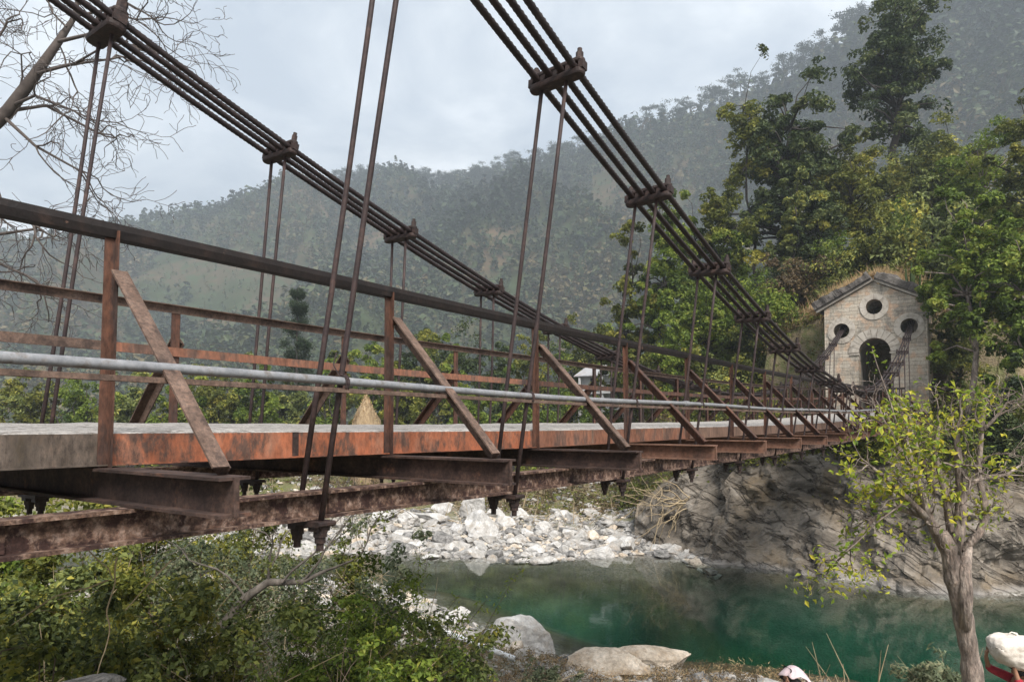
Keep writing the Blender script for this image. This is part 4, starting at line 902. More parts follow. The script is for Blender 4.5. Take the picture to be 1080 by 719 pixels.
rng = np.random.default_rng(212); q = CLIFF_P[rng.integers(len(CLIFF_P), size=14000)]; qx = CX + F_PX * q[:, 0] / q[:, 1]; q = q[(qx > 735) & (qx < 1120) & (q[:, 2] < -.55) & (fbm(q * .45, 3, 7) > (-q[:, 2] - 1.15) * .22)][:2600]
cc = np.repeat(np.stack(W(q[:, 0], q[:, 1], q[:, 2]), 1), 22, 0); cc = cc + rng.normal(size=cc.shape) * np.array([.3, .3, .22]) + np.array([.1, -.15, -.05])
tag(link('hanging_plants', leaf_mesh('hanging_plants', cc, .15 * rng.uniform(.5, 1.4, len(cc)), L['olive'], rng, rng.normal(.45, .22, len(cc)), up=.3)), 'green plants hanging over the upper edge of the rock wall under the bridge', 'undergrowth', kind='stuff')
def s_near(rng, n):
    r = rng.uniform(-16, 10, n * 3); d = rng.uniform(1.5, 22, n * 3); sn = yat(NEAR, r) - d
    ok = (sn > 1.5) & ((r < -1.0 - (d - 8) * .03) | (d < 9)); return r[ok][:n], d[ok][:n]
cover('near_bank_weeds', 'low weeds and leaves on the near bank', 3800, s_near, 'bush', .07, 205, .35, 10)
def s_bank(rng, n):
    r = rng.uniform(-2.5, 8, n * 3); d = rng.uniform(12.5, 18, n * 3); sn = yat(NEAR, r) - d; ok = sn > .5; return r[ok][:n], d[ok][:n]
cover('bank_tufts', 'brownish dry tufts and litter between the stones of the near bank', 1700, s_bank, 'brown', .07, 207, .22, 12, asp=.25)
cover('bank_grass', 'short straw coloured grass between the stones of the near bank', 1100, s_bank, 'straw', .10, 208, .25, 9, asp=.1, up=.0)
def s_mound(rng, n):
    lx, ly = rng.uniform(-6.2, -2.3, n), rng.uniform(2.7, 6.0, n); wx, wy = TWX + lx, TWY + ly; return wx * CP + wy * SP, -wx * SP + wy * CP
cover('mound_plants', 'dry and green plants on the steep bank left of the gate', 420, s_mound, 'brown', .15, 214, .5, 12)
cover('mound_greens', 'green shrubs on the steep bank left of the gate', 420, s_mound, 'olive', .15, 215, .6, 12)
# dry grass on and behind the gate roof
rng = np.random.default_rng(61); n = 20000
lx = rng.uniform(-3.1, 3.1, n); ly = np.where(rng.random(n) < .4, rng.uniform(.9, 2.9, n), rng.uniform(2.6, 5.6, n))
zr = ZA + .56 - np.abs(lx) * (ZA - ZE) / HW
wx, wy = TWX + lx, TWY + ly
rr_, dd_ = wx * CP + wy * SP, -wx * SP + wy * CP
zg = height(rr_, dd_); zz = np.where(ly < 2.95, zr, np.maximum(zg, zr - (ly - 2.6) * .2))
hl = rng.uniform(.4, 1.05, n) * (.55 + .8 * (fbm(np.stack([lx * .8, ly * .8, 0 * lx], 1), 3, 5) + .5)); hl = np.where(lx > .9, hl * .35, hl) * np.where((ly < 2.9), .6, 1.15); far_ = rng.random(n) < .4; ly = np.where(far_, rng.uniform(3.6, 7, n), ly); lx = np.where(far_, rng.uniform(-5.4, 2, n), lx); ly = np.where((ly > 2.7) & (ly < 3.4), 3.4 + rng.uniform(0, .8, n), ly); wx, wy = TWX + lx, TWY + ly; rr_, dd_ = wx * CP + wy * SP, -wx * SP + wy * CP; zg = height(rr_, dd_); zr = ZA + .56 - np.abs(lx) * (ZA - ZE) / HW; zz = np.where(ly < 2.95, zr, zg - .05)
V = []; a = rng.uniform(0, 6.28, n); le = rng.normal(0, .22, (n, 2)) * hl[:, None]
base = np.stack([wx, wy, zz], 1); sd = np.stack([np.cos(a), np.sin(a), 0 * a], 1) * .017
tip = base + np.stack([le[:, 0], le[:, 1], hl], 1); mid = base * .5 + tip * .5 + np.stack([0 * a, 0 * a, .08 * hl], 1)
V = np.stack([base - sd, base + sd, mid + sd * .8, tip, mid - sd * .8], 1).reshape(-1, 3)
tag(link('dry_grass', np_mesh('dry_grass', V, np.arange(5 * n).reshape(-1, 5), L['straw'], False, attr={'tint': np.repeat(rng.random(n), 5)})), 'dry straw coloured grass growing on and behind the gate roof', 'grass', kind='stuff')
# tall green cactus-like clumps behind the roof
for (lx, ly, hh, lb) in ((-1.0, 3.3, 1.5, 'clump of tall upright green stems behind the left slope of the gate roof'), (1.5, 3.0, 1.6, 'clump of upright green stems behind the right slope of the gate roof')):
    mb = MB(); q = random.Random(int(hh * 10))
    for s in range(9):
        bx_, by_ = q.uniform(-.35, .35), q.uniform(-.2, .2); h_ = hh * q.uniform(.6, 1.0); mb.tube([(bx_, by_, -.5), (bx_ * 1.1, by_, h_ * .5), (bx_ * 1.2 + q.uniform(-.05, .05), by_, h_)], [.05, .055, .03], 6)
    tag(mb.build('succulent_stems', L['fresh'], None, True, (TWX + lx, TWY + ly, ZA + .1 - abs(lx) * .3)), lb, 'plant')

# ---- far terrace: bushes and small trees seen over the deck
FT = [(-20, 46, 392, 34, 'bush'), (38, 52, 398, 32, 'olive'), (88, 48, 388, 30, 'fresh'), (140, 50, 392, 32, 'bush'), (182, 46, 396, 28, 'fresh'), (228, 52, 388, 34, 'olive'), (272, 48, 392, 28, 'fresh'),
      (305, 55, 400, 26, 'bush'), (345, 50, 402, 24, 'fresh'), (425, 50, 398, 28, 'olive'), (455, 56, 352, 30, 'olive'), (492, 60, 345, 40, 'dark'), (530, 54, 372, 34, 'dark'), (560, 58, 352, 30, 'olive'),
      (590, 50, 412, 30, 'fresh'), (540, 48, 414, 30, 'fresh'), (500, 47, 416, 26, 'fresh'), (625, 66, 330, 36, 'olive'), (600, 68, 345, 30, 'fresh'), (655, 60, 345, 26, 'fresh'), (410, 66, 378, 30, 'fresh')]
FTL = {'bush': 'dull dark green bush', 'olive': 'olive green rounded bush', 'fresh': 'bright green leafy bush', 'dark': 'dark green small tree'}
FTP = ['at the far left end of the deck', 'behind the left hanger of the far cable', 'left of the first near post', 'right of the first near post', 'behind the first far post', 'behind the second far hanger', 'left of the columnar conifer',
       'at the foot of the columnar conifer', 'right of the columnar conifer', 'right of the haystack', 'by the second near brace', 'rising near the third far post', 'beside the third near post',
       'left of the white house', 'low in front of the white house', 'low behind the third near brace', 'low right of the third far post', 'rising behind the white house roof', 'rising left behind the white house', 'right of the white house', 'behind the haystack']
for q, (px, d, yt, hw, lm) in enumerate(FT):
    yt, hw = yt - 15, hw * 1.12
    slope_tree(px, d, yt, hw, FTL[lm] + ' on the far terrace ' + FTP[q], lm, 300 + q, name='bush' if lm != 'dark' else 'small_tree', cat='bush' if lm != 'dark' else 'tree', ncl=26, nl=5200, leaf=.24, tr=.12, crown=.97, shell=.25, stems=3, group='bushes and small trees on the far terrace')
slope_tree(632, 54, 411, 30, 'low leafy bush hiding the foot of the white house', 'fresh', 331, name='bush', cat='bush', ncl=26, nl=5200, leaf=.24, tr=.12, crown=.97, stems=3)
slope_tree(678, 54, 408, 28, 'low olive bush in front of the right end of the white house', 'olive', 332, name='bush', cat='bush', ncl=26, nl=5200, leaf=.24, tr=.12, crown=.97, stems=3)
for q, (px, d, yt, hw, lm, lb) in enumerate(((352, 57, 362, 26, 'olive', 'tall olive bush between the conifer and the second near post'), (388, 60, 342, 28, 'fresh', 'tall light green tree directly behind the second near post'), (432, 62, 338, 30, 'dark', 'tall dark green tree right of the second near post'), (472, 56, 352, 26, 'fresh', 'bright tall bush left of the third far post'), (252, 58, 384, 30, 'bush', 'broad dull bush left of the columnar conifer base'))):
    slope_tree(px, d, yt, hw, lb, lm, 340 + q, name='small_tree', ncl=26, nl=6000, leaf=.24, tr=.12, crown=.95, shell=.25, stems=3, group='bushes and small trees on the far terrace')
# columnar conifer
rng = np.random.default_rng(77); d = 62.0; z0 = gz(312, d); H = (HY - 297) / F_PX * d - z0
P, T = [], []
mb = MB(); mb.tube([(0, 0, -.2), (.05, 0, H * .5), (0, 0, H * .97)], [.2, .12, .03], 7); trunk = mb.mesh('trunk', M['dark_bark'], True)
for s in range(8):
    zc = H * (.28 + .095 * s); off = np.array([.32 * (-1) ** s * (1 - s / 12), .1, 0]); rr = 1.25 * (1 - s / 11) + .15
    for t in range(7):
        cpt = off + np.array([rng.normal() * rr * .45, rng.normal() * rr * .45, zc + rng.normal() * .34]); p = cpt + rng.normal(size=(330, 3)) * np.array([.42, .42, .44]) * rr * .62; P.append(p); T.append(rng.normal(.45 + .08 * (s > 6), .2, 330) + (p[:, 2] - zc) * .15)
P = np.concatenate(P); plant('conifer', 'tree', 'dark columnar conifer with bulging crown standing alone in front of the hazy hillside', (trunk, leaf_mesh('crown', P, .2 * rng.uniform(.7, 1.3, len(P)), L['pine'], rng, np.concatenate(T), asp=.35)), W(gx(312, d), d, z0))

# ---- hillside forest: one mass, made of thousands of small crowns
rng = np.random.default_rng(88); n = 34000
px = rng.uniform(-350, 1350, n); v = rng.uniform(0.0, 1.0, n) ** .8
r, d, z = hill_point(px, v)
dens = fbm(np.stack([r * .016, d * .012, 0 * r], 1), 5, 91); dens = dens + .16 * (v > .86) - .55 * np.exp(-((px - 635) / 52) ** 2 - ((v - .55) / .24) ** 2) - .42 * np.exp(-((px - 215) / 75) ** 2 - ((v - .45) / .2) ** 2) - .42 * np.exp(-((px - 985) / 60) ** 2 - ((v - .45) / .12) ** 2)
ok = (v < .968) & (dens + rng.normal(0, .05, n) > -.32); px, v, r, d, z, dens = px[ok], v[ok], r[ok], d[ok], z[ok], dens[ok]
p2 = rng.uniform(-350, 1350, 16000); v2 = rng.uniform(0, .95, 16000) ** .8; r2, d2, z2 = hill_point(p2, v2); nb = len(px)
px, v, r, d, z = (np.concatenate(q) for q in ((px, p2), (v, v2), (r, r2), (d, d2), (z, z2)))
n = len(px); x, y, z = W(r, d, z); B = np.stack([x, y, z], 1); h = rng.uniform(5, 12, n) * rng.choice([.8, 1.0, 1.6], n, p=[.4, .4, .2]) * np.where(v > .85, 1.15, 1); k = 18; brush = np.arange(n) >= nb; h = np.where(brush, rng.uniform(2, 4.5, n), h)
cone = rng.random(n) < .6
fr = rng.uniform(.22, 1, (n, k)); rad = np.where(cone[:, None], (1.08 - fr) * .34, np.sqrt(np.clip(1 - ((fr - .6) / .42) ** 2, 0.02, 1)) * .34) * h[:, None]
a = rng.uniform(0, 6.28, (n, k)); q = rad * np.sqrt(rng.uniform(.2, 1, (n, k)))
C = np.stack([B[:, 0:1] + q * np.cos(a), B[:, 1:2] + q * np.sin(a), B[:, 2:3] + fr * h[:, None]], -1).reshape(-1, 3)
NRM = C.reshape(n, k, 3) - (B + np.array([0, 0, 1.0]) * (h * .5)[:, None])[:, None]; NRM = (NRM / np.linalg.norm(NRM, axis=2)[..., None]).reshape(-1, 3)
tt = np.repeat(rng.normal(.45, .24, n) + brush * .04 + (fbm(np.stack([r * .01, d * .01, 0 * r], 1), 3, 93)) * .9, k) + rng.normal(0, .08, n * k)
tag(link('hillside_forest', leaf_mesh('hillside_forest', C, np.repeat(h * .24, k) * rng.uniform(.7, 1.3, n * k), L['hillwood'], rng, tt, asp=.8, up=.5, nrm=NRM)), 'dense mixed forest covering the misty mountainside', 'forest', kind='stuff')
# pines one can tell apart along the skyline
PV = []
for s in range(7):
    rg = np.random.default_rng(400 + s); hh = 1.0; mb = MB(); lx_, ly_ = rg.normal(0, .03, 2); mb.tube([(0, 0, -.1), (lx_, ly_, .5), (lx_ * 1.5, ly_ * 1.5, .96)], [.018, .013, .004], 5)
    P = []
    for c in range(rg.integers(9, 15)):
        zc = rg.uniform(.42, 1.0); w = .17 * (1.15 - zc) / .6 + .06; cc = np.array([rg.normal() * w, rg.normal() * w, zc]); mb.tube([(lx_ * zc * 1.4, ly_ * zc * 1.4, zc - .04), cc], [.006, .003], 4)
        P.append(cc + rg.normal(size=(60, 3)) * np.array([.065, .065, .03]) * rg.uniform(.7, 1.3))
    tm = mb.mesh('trunk', M['dark_bark'], True); PV.append((tm, leaf_mesh('crown', np.concatenate(P), .048, L['pine'], rg, asp=.7)))
rng = np.random.default_rng(99)
for q in range(235):
    px = rng.uniform(150, 935) if q % 3 else rng.uniform(360, 545)
    r, d, z = hill_point([px], [rng.uniform(.968, 1.01)]); hh = rng.uniform(15, 27) * (.8 if px < 330 else 1)
    t = plant('pine_tree', 'tree', 'tall thin pine on the misty skyline of the mountainside', PV[q % 7], W(float(r[0]), float(d[0]), float(z[0]) - .5), (hh * rng.uniform(.8, 1.3), hh * rng.uniform(.8, 1.3), hh), rng.uniform(0, 6.28), 'pines along the skyline')

# ---- recursive bare branches
def bare(mb, rng, p, dr, ln, r, lev, maxlev, droop=0.0, gn=.22, kids=(3, 5), mi=0, tips=None, spread=.75, minr=.0045):
    n = 6 if lev < 2 else 5; pts = [np.array(p, float)]; dr = np.array(dr, float); dr /= np.linalg.norm(dr); dirs = []
    for i in range(n):
        dr = dr + rng.normal(size=3) * gn + np.array([0, 0, droop]); dr /= np.linalg.norm(dr); dirs.append(dr); pts.append(pts[-1] + dr * ln / n)
    rad = np.maximum(np.linspace(r, r * .42, n + 1), minr); mb.tube(pts, rad, 7 if lev == 0 else 5 if lev < 2 else 4, mi, caps=lev == 0)
    if lev >= maxlev:
        if tips is not None: tips.append(pts[-1])
        return
    for c in range(rng.integers(kids[0], kids[1] + 1)):
        i = rng.integers(2 if lev else 1, n); a = rng.normal(size=3); a -= dirs[i] * np.dot(a, dirs[i]); a /= np.linalg.norm(a)
        d2 = dirs[i] + a * spread * rng.uniform(.6, 1.3); bare(mb, rng, pts[i + 1], d2, ln * rng.uniform(.45, .75), max(rad[i + 1] * .6, minr), lev + 1, maxlev, droop, gn, kids, mi, tips, spread, minr)
    bare(mb, rng, pts[-1], dirs[-1], ln * .6, rad[-1], lev + 1, maxlev, droop, gn, kids, mi, tips, spread, minr)
def A(px, py, d): return np.array(at(px, py, d))

# leafless tree at the left
rng = np.random.default_rng(15); d0 = 12.5
zb = gz(-260, d0); base = np.array(W(gx(-260, d0), d0, zb))
mb = MB(); main = [base + np.array([0, 0, -.3]), A(-235, 420, d0), A(-150, 270, d0), A(-60, 168, d0), A(0, 112, d0), A(28, 72, d0), A(52, 36, d0 + .1), A(68, 10, d0 + .2), A(75, -30, d0 + .2)]
mb.tube(np.array(main), [.32, .25, .195, .15, .115, .095, .07, .045, .03], 10)
tr0 = mb
mb2 = MB()
limbs = [([A(52, 36, d0), A(85, 28, d0 - .3), A(130, 40, d0 - .6)], .05), ([A(68, 8, d0), A(100, 2, d0 + .3), A(135, 12, d0 + .5)], .04), ([A(30, 70, d0), A(60, 62, d0 + .6), A(110, 55, d0 + 1.0)], .055), ([A(26, 72, d0), A(70, 60, d0 - .5), A(95, 45, d0 - .8)], .04),
         ([A(0, 112, d0), A(40, 106, d0 + .3), A(95, 135, d0 + .6)], .05), ([A(4, 106, d0), A(28, 95, d0 - .4), A(66, 110, d0 - .9)], .045), ([A(-5, 118, d0), A(30, 150, d0 - .3), A(75, 175, d0 - .2)], .045),
         ([A(-30, 140, d0), A(-5, 210, d0 - .4), A(30, 235, d0 - .6)], .06), ([A(-60, 170, d0), A(-20, 270, d0 + .4), A(25, 290, d0 + .3)], .06), ([A(-90, 195, d0), A(-40, 250, d0), A(30, 240, d0)], .06), ([A(10, 95, d0), A(14, 75, d0), A(12, 50, d0 - .2)], .03), ([A(60, 20, d0), A(45, 5, d0), A(35, -20, d0)], .03), ([A(75, -25, d0), A(110, -15, d0), A(150, 8, d0)], .035), ([A(-40, 150, d0), A(-30, 60, d0), A(-6, 20, d0)], .05)]
for pts, r in limbs:
    r *= .72; mb2.tube(np.array(pts), [r, r * .75, r * .55], 6, caps=False)
    for f in (1, 2):
        for c in range(1 + f): bare(mb2, rng, pts[f], pts[f] - pts[f - 1] + rng.normal(size=3) * .3, rng.uniform(.7, 1.25), r * .5, 1, 3, droop=-.06, gn=.36, kids=(2, 4), minr=.0045, spread=.9)
t = thing('bare_tree', 'leafless grey tree with fine drooping twigs at the left behind the bridge', 'tree', tuple(base))
for nm, b in (('trunk', tr0), ('branches', mb2)): o = b.build(nm, M['bare_bark'], t, True); o.location = tuple(-base)

# yellow leaved pollard at the right
rng = np.random.default_rng(25); d0 = 9.2
zb = gz(1022, d0); base = np.array(W(gx(1024, d0), d0, zb)); mb = MB()
tk = [base + np.array([0, 0, -.2]), A(1021, 730, d0), A(1017, 690, d0), A(1010, 645, d0), A(1003, 610, d0), A(998, 580, d0), A(990, 560, d0)]
rad = [.155, .132, .116, .11, .118, .112, .075]
pts = np.array(tk); fine = np.linspace(0, len(pts) - 1, 40); pf = np.stack([np.interp(fine, np.arange(len(pts)), pts[:, c]) for c in range(3)], 1); rf = np.interp(fine, np.arange(len(pts)), rad) * (1 + .07 * np.sin(fine * 5) + .05 * np.sin(fine * 11 + 1))
mb.tube(pf, rf, 14)
mb.tube([A(1012, 660, d0 - .1), A(1014, 625, d0 - .12), A(1013, 598, d0 - .1), A(1018, 575, d0)], [.07, .085, .08, .05], 10)
tips = []
lb = [([(1000, 585), (1008, 560), (1012, 525), (1010, 490), (1008, 455)], .095, 0), ([(1012, 580), (1030, 560), (1038, 540), (1030, 500), (1035, 450), (1040, 420)], .06, .1), ([(992, 575), (978, 548), (970, 520), (962, 495), (955, 465)], .075, -.1), ([(990, 565), (975, 545), (945, 535), (920, 545), (895, 575), (880, 590)], .045, .3),
      ([(985, 555), (960, 530), (935, 505), (915, 490)], .05, -.3), ([(1000, 560), (995, 520), (985, 480), (990, 450)], .055, .2), ([(965, 500), (945, 470), (930, 440)], .045, -.2), ([(1008, 520), (1030, 505), (1060, 500), (1075, 490)], .035, .1), ([(985, 520), (965, 470), (960, 440)], .045, .3), ([(1035, 455), (1050, 440), (1062, 425)], .03, 0)]
for pts_, r, dz in lb:
    n = len(pts_); P = np.array([A(x, y, d0 + dz * q / (n - 1)) for q, (x, y) in enumerate(pts_)]); mb.tube(P, np.linspace(r, r * .35, n), 8)
    for q in range(1, n):
        for c in range(4): bare(mb, rng, P[q], (P[q] - P[q - 1]) / np.linalg.norm(P[q] - P[q - 1]) + rng.normal(size=3) * .8, rng.uniform(.22, .44), r * .24, 1, 3, droop=.01, gn=.24, kids=(1, 2), tips=tips, minr=.0035)
tips = np.array(tips); P, T, AX = [], [], []
for tp in tips:
    m = rng.integers(2, 8); p = tp + rng.normal(size=(m, 3)) * .085; P.append(p); px_off = tp @ np.array([CP, SP, 0]); T.append(np.clip(rng.normal(.52, .2) + rng.normal(0, .15, m), 0, 1))
P = np.concatenate(P)
# a drooping leafy shoot to the left and a tall pale one above
extra = []
for poly, nlf in (([(950, 530), (925, 548), (900, 572), (880, 588), (868, 604)], 70), ([(952, 470), (938, 420), (926, 385), (921, 368)], 30)):
    poly3 = np.array([A(x, y, d0 - .1) for x, y in poly]); mb.tube(poly3, np.linspace(.012, .004, len(poly)), 5); f = rng.uniform(0, len(poly) - 1, nlf); extra.append(np.stack([np.interp(f, np.arange(len(poly)), poly3[:, c]) for c in range(3)], 1) + rng.normal(size=(nlf, 3)) * .045)
P = np.concatenate([P] + extra); T = np.concatenate(T + [rng.normal(.3, .15, len(e)) for e in extra]); PXs = CX + F_PX * (P[:, 0] * CP + P[:, 1] * SP) / (-P[:, 0] * SP + P[:, 1] * CP); lim = np.interp(PXs, [860, 890, 930, 960, 1000, 1030, 1060], [-.6, -.05, .45, .55, .40, .62, .35]); ok = (P[:, 2] < lim + fbm(P * 3.5, 3, 2) * .55) & (PXs < 1062 + 40 * fbm(P * 3, 2, 5)) & (fbm(P * 2.6, 2, 9) > -.22) | (np.arange(len(P)) >= len(P) - 30); P, T = P[ok], T[ok]
t = thing('pollard_tree', 'pollarded tree with pale gnarled trunk and yellow green leaves at the right of the pool', 'tree', tuple(base))
o = mb.build('trunk', M['pale_bark'], t, True); o.location = tuple(-base)
o = link('crown', leaf_mesh('crown', P, .082 * rng.uniform(.5, 1.45, len(P)), L['yellow'], rng, T, asp=.5, up=.4), t); o.location = tuple(-base)

# ---- bushes of the near bank
def near_bush(px, d, ytop, hw, label, lm, seed, n=6000, leaf=.06, ncl=40, asp=.6, tint_sd=.2, twig='brown_twig', ntw=55, dz=0., up=.6, csize=.3, stems=5):
    z0 = gz(px, d) - .05 + dz; h = max((HY - ytop) / F_PX * d - z0, .5); cr = hw / F_PX * d
    tm = clump_tree(seed, h, cr, h * .95, int(ncl * 1.7), int(n * 1.75), leaf * 1.0, L[lm], M[twig], .022, stems=stems, csize=csize, shell=.15, asp=asp, irregular=.5, tint_sd=tint_sd, limb_r=.011, up=up, sides=5)
    t = plant('bush', 'bush', label, tm, W(gx(px, d), d, z0), group='bushes on the near bank', parts=('stems', 'foliage'))
    rng = np.random.default_rng(seed + 5); mb = MB()
    for q in range(ntw):
        a = np.array([rng.normal() * cr * .5, rng.normal() * cr * .5, h * rng.uniform(.1, .6)]); v = np.array([rng.normal(), rng.normal(), rng.uniform(.2, 1.2)]); v /= np.linalg.norm(v); ln = rng.uniform(.35, .9) * min(h, 1.3)
        mb.tube([a, a + v * ln * .5 + rng.normal(size=3) * .04, a + v * ln + np.array([0, 0, -.06])], [.0055, .0045, .002], 4)
    mb.build('twigs', M['dry_twig'], t); return t
near_bush(10, 5.8, 590, 95, 'broad leaved green bush filling the bottom left corner below the beam', 'olive', 501, 7500, .065, 60)
near_bush(150, 6.6, 585, 95, 'tangled bush with yellowing leaves above the dark grey boulder', 'bush', 502, 9500, .07, 50, tint_sd=.24)
near_bush(-60, 7.5, 520, 90, 'yellow green bush seen between the deck and the lower beam at the left edge', 'olive', 503, 7000, .075, 40)
near_bush(90, 9.5, 500, 75, 'green bush behind the lower beam under the first cross beam', 'olive', 504, 7000, .08, 40)
near_bush(200, 11, 515, 60, 'grey green twiggy bush under the first hanger', 'grey', 505, 2400, .07, 34, ntw=60)
near_bush(320, 12.5, 530, 66, 'half bare grey green shrub right of the first hanger bracket', 'grey', 506, 1700, .075, 40, ntw=90, twig='brown_twig')
near_bush(365, 7.6, 606, 88, 'dense bright green fine leaved bush at the bottom left of the pool', 'fresh', 507, 14000, .05, 60, asp=.5)
near_bush(255, 5.4, 650, 85, 'low dark leafy bush at the bottom edge right of the dark grey boulder', 'bush', 508, 8500, .055, 46)
near_bush(462, 8.8, 622, 72, 'dark leaved bush reaching over the white angular boulder', 'bush', 509, 6500, .07, 36)
near_bush(400, 5.6, 675, 75, 'green leafy bush in the bottom middle left', 'fresh', 510, 7500, .05, 40)
near_bush(240, 8.8, 570, 56, 'thin yellowish bush beside the bent grey trunk', 'olive', 511, 1700, .065, 30, ntw=60)
near_bush(575, 13.2, 690, 32, 'small dry green weed tuft on the near bank below the angular boulder', 'grey', 512, 2600, .06, 24, ntw=40)
near_bush(990, 10.3, 658, 42, 'feathery green shrub at the foot of the pollard tree', 'grey', 513, 5200, .11, 34, asp=.26, ntw=40, up=.1)
near_bush(60, 8.2, 548, 95, 'leafy green bush just under the lower beam at the left', 'bush', 514, 8000, .075, 44)
near_bush(270, 14, 530, 66, 'grey green riverside shrub behind the bent grey trunk', 'grey', 515, 2000, .085, 40, ntw=60)
near_bush(10, 12, 478, 90, 'yellow green shrub behind the lower beam at the far left', 'fresh', 516, 6000, .09, 40)
near_bush(150, 13, 492, 80, 'olive shrub showing between the cross beam and the lower beam', 'olive', 517, 6500, .09, 40)
near_bush(250, 16, 500, 70, 'dull green shrub under the deck left of the second near post', 'olive', 518, 5500, .1, 40)
near_bush(320, 6.4, 660, 62, 'shaded green bush at the bottom edge under the fine leaved bush', 'fresh', 519, 4200, .05, 40)
near_bush(195, 7.4, 600, 70, 'yellow leaved scrub in the middle of the left bushes', 'olive', 521, 6000, .065, 40, tint_sd=.25)
near_bush(405, 11.5, 548, 42, 'thin grey green shrub at the left end of the pool', 'grey', 522, 2200, .08, 30, ntw=70)
near_bush(372, 14.5, 520, 50, 'loose green shrub before the left end of the far beach', 'olive', 523, 1900, .09, 30, ntw=50)
# fern-like shoots
rng = np.random.default_rng(33); t = thing('feathery_shrub', 'bright green feathery shoots rising at the left edge of the pool', 'shrub', W(gx(415, 8.8), 8.8, gz(415, 8.8))); mb = MB(); P, AX = [], []
for s in range(22):
    a = rng.uniform(0, 6.28); ln = rng.uniform(1.6, 3.0); b = np.array([rng.normal() * .3, rng.normal() * .3, .1]); v = np.array([math.cos(a) * .33, math.sin(a) * .33, 1.0]); pts = np.array([b + v * ln * f + np.array([math.cos(a), math.sin(a), -.35]) * .28 * (f * ln) ** 2 * .3 for f in np.linspace(0, 1, 7)]); mb.tube(pts, np.linspace(.01, .003, 7), 4)
    m = 150; f = rng.uniform(1.5, 6, m); P.append(np.stack([np.interp(f, np.arange(7), pts[:, c]) for c in range(3)], 1) + rng.normal(size=(m, 3)) * .045)
P = np.concatenate(P); mb.build('stems', M['brown_twig'], t); link('foliage', leaf_mesh('foliage', P, .075 * rng.uniform(.6, 1.3, len(P)), L['fresh'], rng, rng.normal(.62, .2, len(P)), asp=.24, up=.2), t)
# bent grey trunk with bare twigs
rng = np.random.default_rng(35); d0 = 11.0; mb = MB(); mb.tube(np.array([A(225, 690, d0), A(240, 655, d0), A(262, 628, d0), A(285, 612, d0), A(320, 612, d0 + .2), A(345, 600, d0 + .4)]), [.085, .078, .07, .06, .045, .025], 9)
for p, dr in ((A(285, 612, d0), (.2, .1, 1)), (A(320, 612, d0 + .2), (.4, .3, 1)), (A(262, 628, d0), (-.5, -.2, 1)), (A(345, 600, d0 + .4), (1, .6, .5)), (A(300, 612, d0), (.9, .7, .6)), (A(285, 612, d0), (.7, .5, .9))):
    bare(mb, rng, p, dr, 1.3, .022, 1, 3, droop=.0, gn=.3, kids=(3, 4), minr=.004)
tag(mb.build('bent_trunk', M['bark'], None, True), 'bent grey trunk with bare twigs leaning towards the pool under the first hanger', 'dead tree')
# long pale vine stems over the left bushes
mb = MB()
for pts in ([(128, 585), (118, 640), (122, 660), (110, 700), (105, 719)], [(185, 588), (150, 625), (135, 642)], [(115, 612), (60, 628), (20, 655)], [(90, 570), (118, 598), (120, 612)]):
    q3 = np.array([A(x, y, 4.5) for x, y in pts]); f = np.linspace(0, len(q3) - 1, 24); q3 = np.stack([np.interp(f, np.arange(len(q3)), q3[:, c]) for c in range(3)], 1); q3[1:-1] = (q3[:-2] + q3[1:-1] + q3[2:]) / 3; q3 += fbm(q3 * 6, 2, 5)[:, None] * .03; mb.tube(q3, np.linspace(.0055, .003, 24), 5)
tag(mb.build('dry_vine', M['dry_twig']), 'long pale dry vine stems hanging over the bottom left bushes', 'vine')
# dry stalks at the water edge
rng = np.random.default_rng(37); mb = MB(); b = np.array(W(gx(893, 12), 12, gz(893, 12)))
for s in range(16):
    p = b + np.array([rng.normal() * .3, rng.normal() * .3, -.05]); h = rng.uniform(.7, 1.75); mb.tube([p, p + np.array([rng.normal() * .1, rng.normal() * .1, h * .6]), p + np.array([rng.normal() * .25, rng.normal() * .25, h])], [.014, .011, .004], 5)
tag(mb.build('dry_stalks', M['dry_twig']), 'bunch of dry broken stalks on the near bank between the two people', 'plant')
# exposed roots on the bluff left of the rock wall
rng = np.random.default_rng(39); mb = MB()
for s in range(16):
    a = A(rng.uniform(712, 728), rng.uniform(522, 536), 33.2); bare(mb, rng, a, (-.8 + rng.normal() * .4, -.6 + rng.normal() * .4, rng.normal() * .35 - .2), rng.uniform(1.2, 2.4), .03, 2, 3, droop=-.05, gn=.25, kids=(1, 2), minr=.012)
tag(mb.build('exposed_roots', M['dry_twig']), 'pale exposed roots spreading over the earth bluff left of the rock wall', 'roots')
rng = np.random.default_rng(43); mb = MB()
for s in range(260):
    px_, dd_ = rng.uniform(440, 705), rng.uniform(38, 49); p = np.array(W(gx(px_, dd_), dd_, gz(px_, dd_) + .1)); bare(mb, rng, p, rng.normal(size=3) * np.array([1, 1, .35]) + np.array([0, 0, .3]), rng.uniform(.8, 1.8), .02, 3, 3, gn=.2, minr=.01)
tag(mb.build('brushwood', M['dry_twig']), 'bleached driftwood and dry brush lying across the back of the far beach', 'debris', kind='stuff')
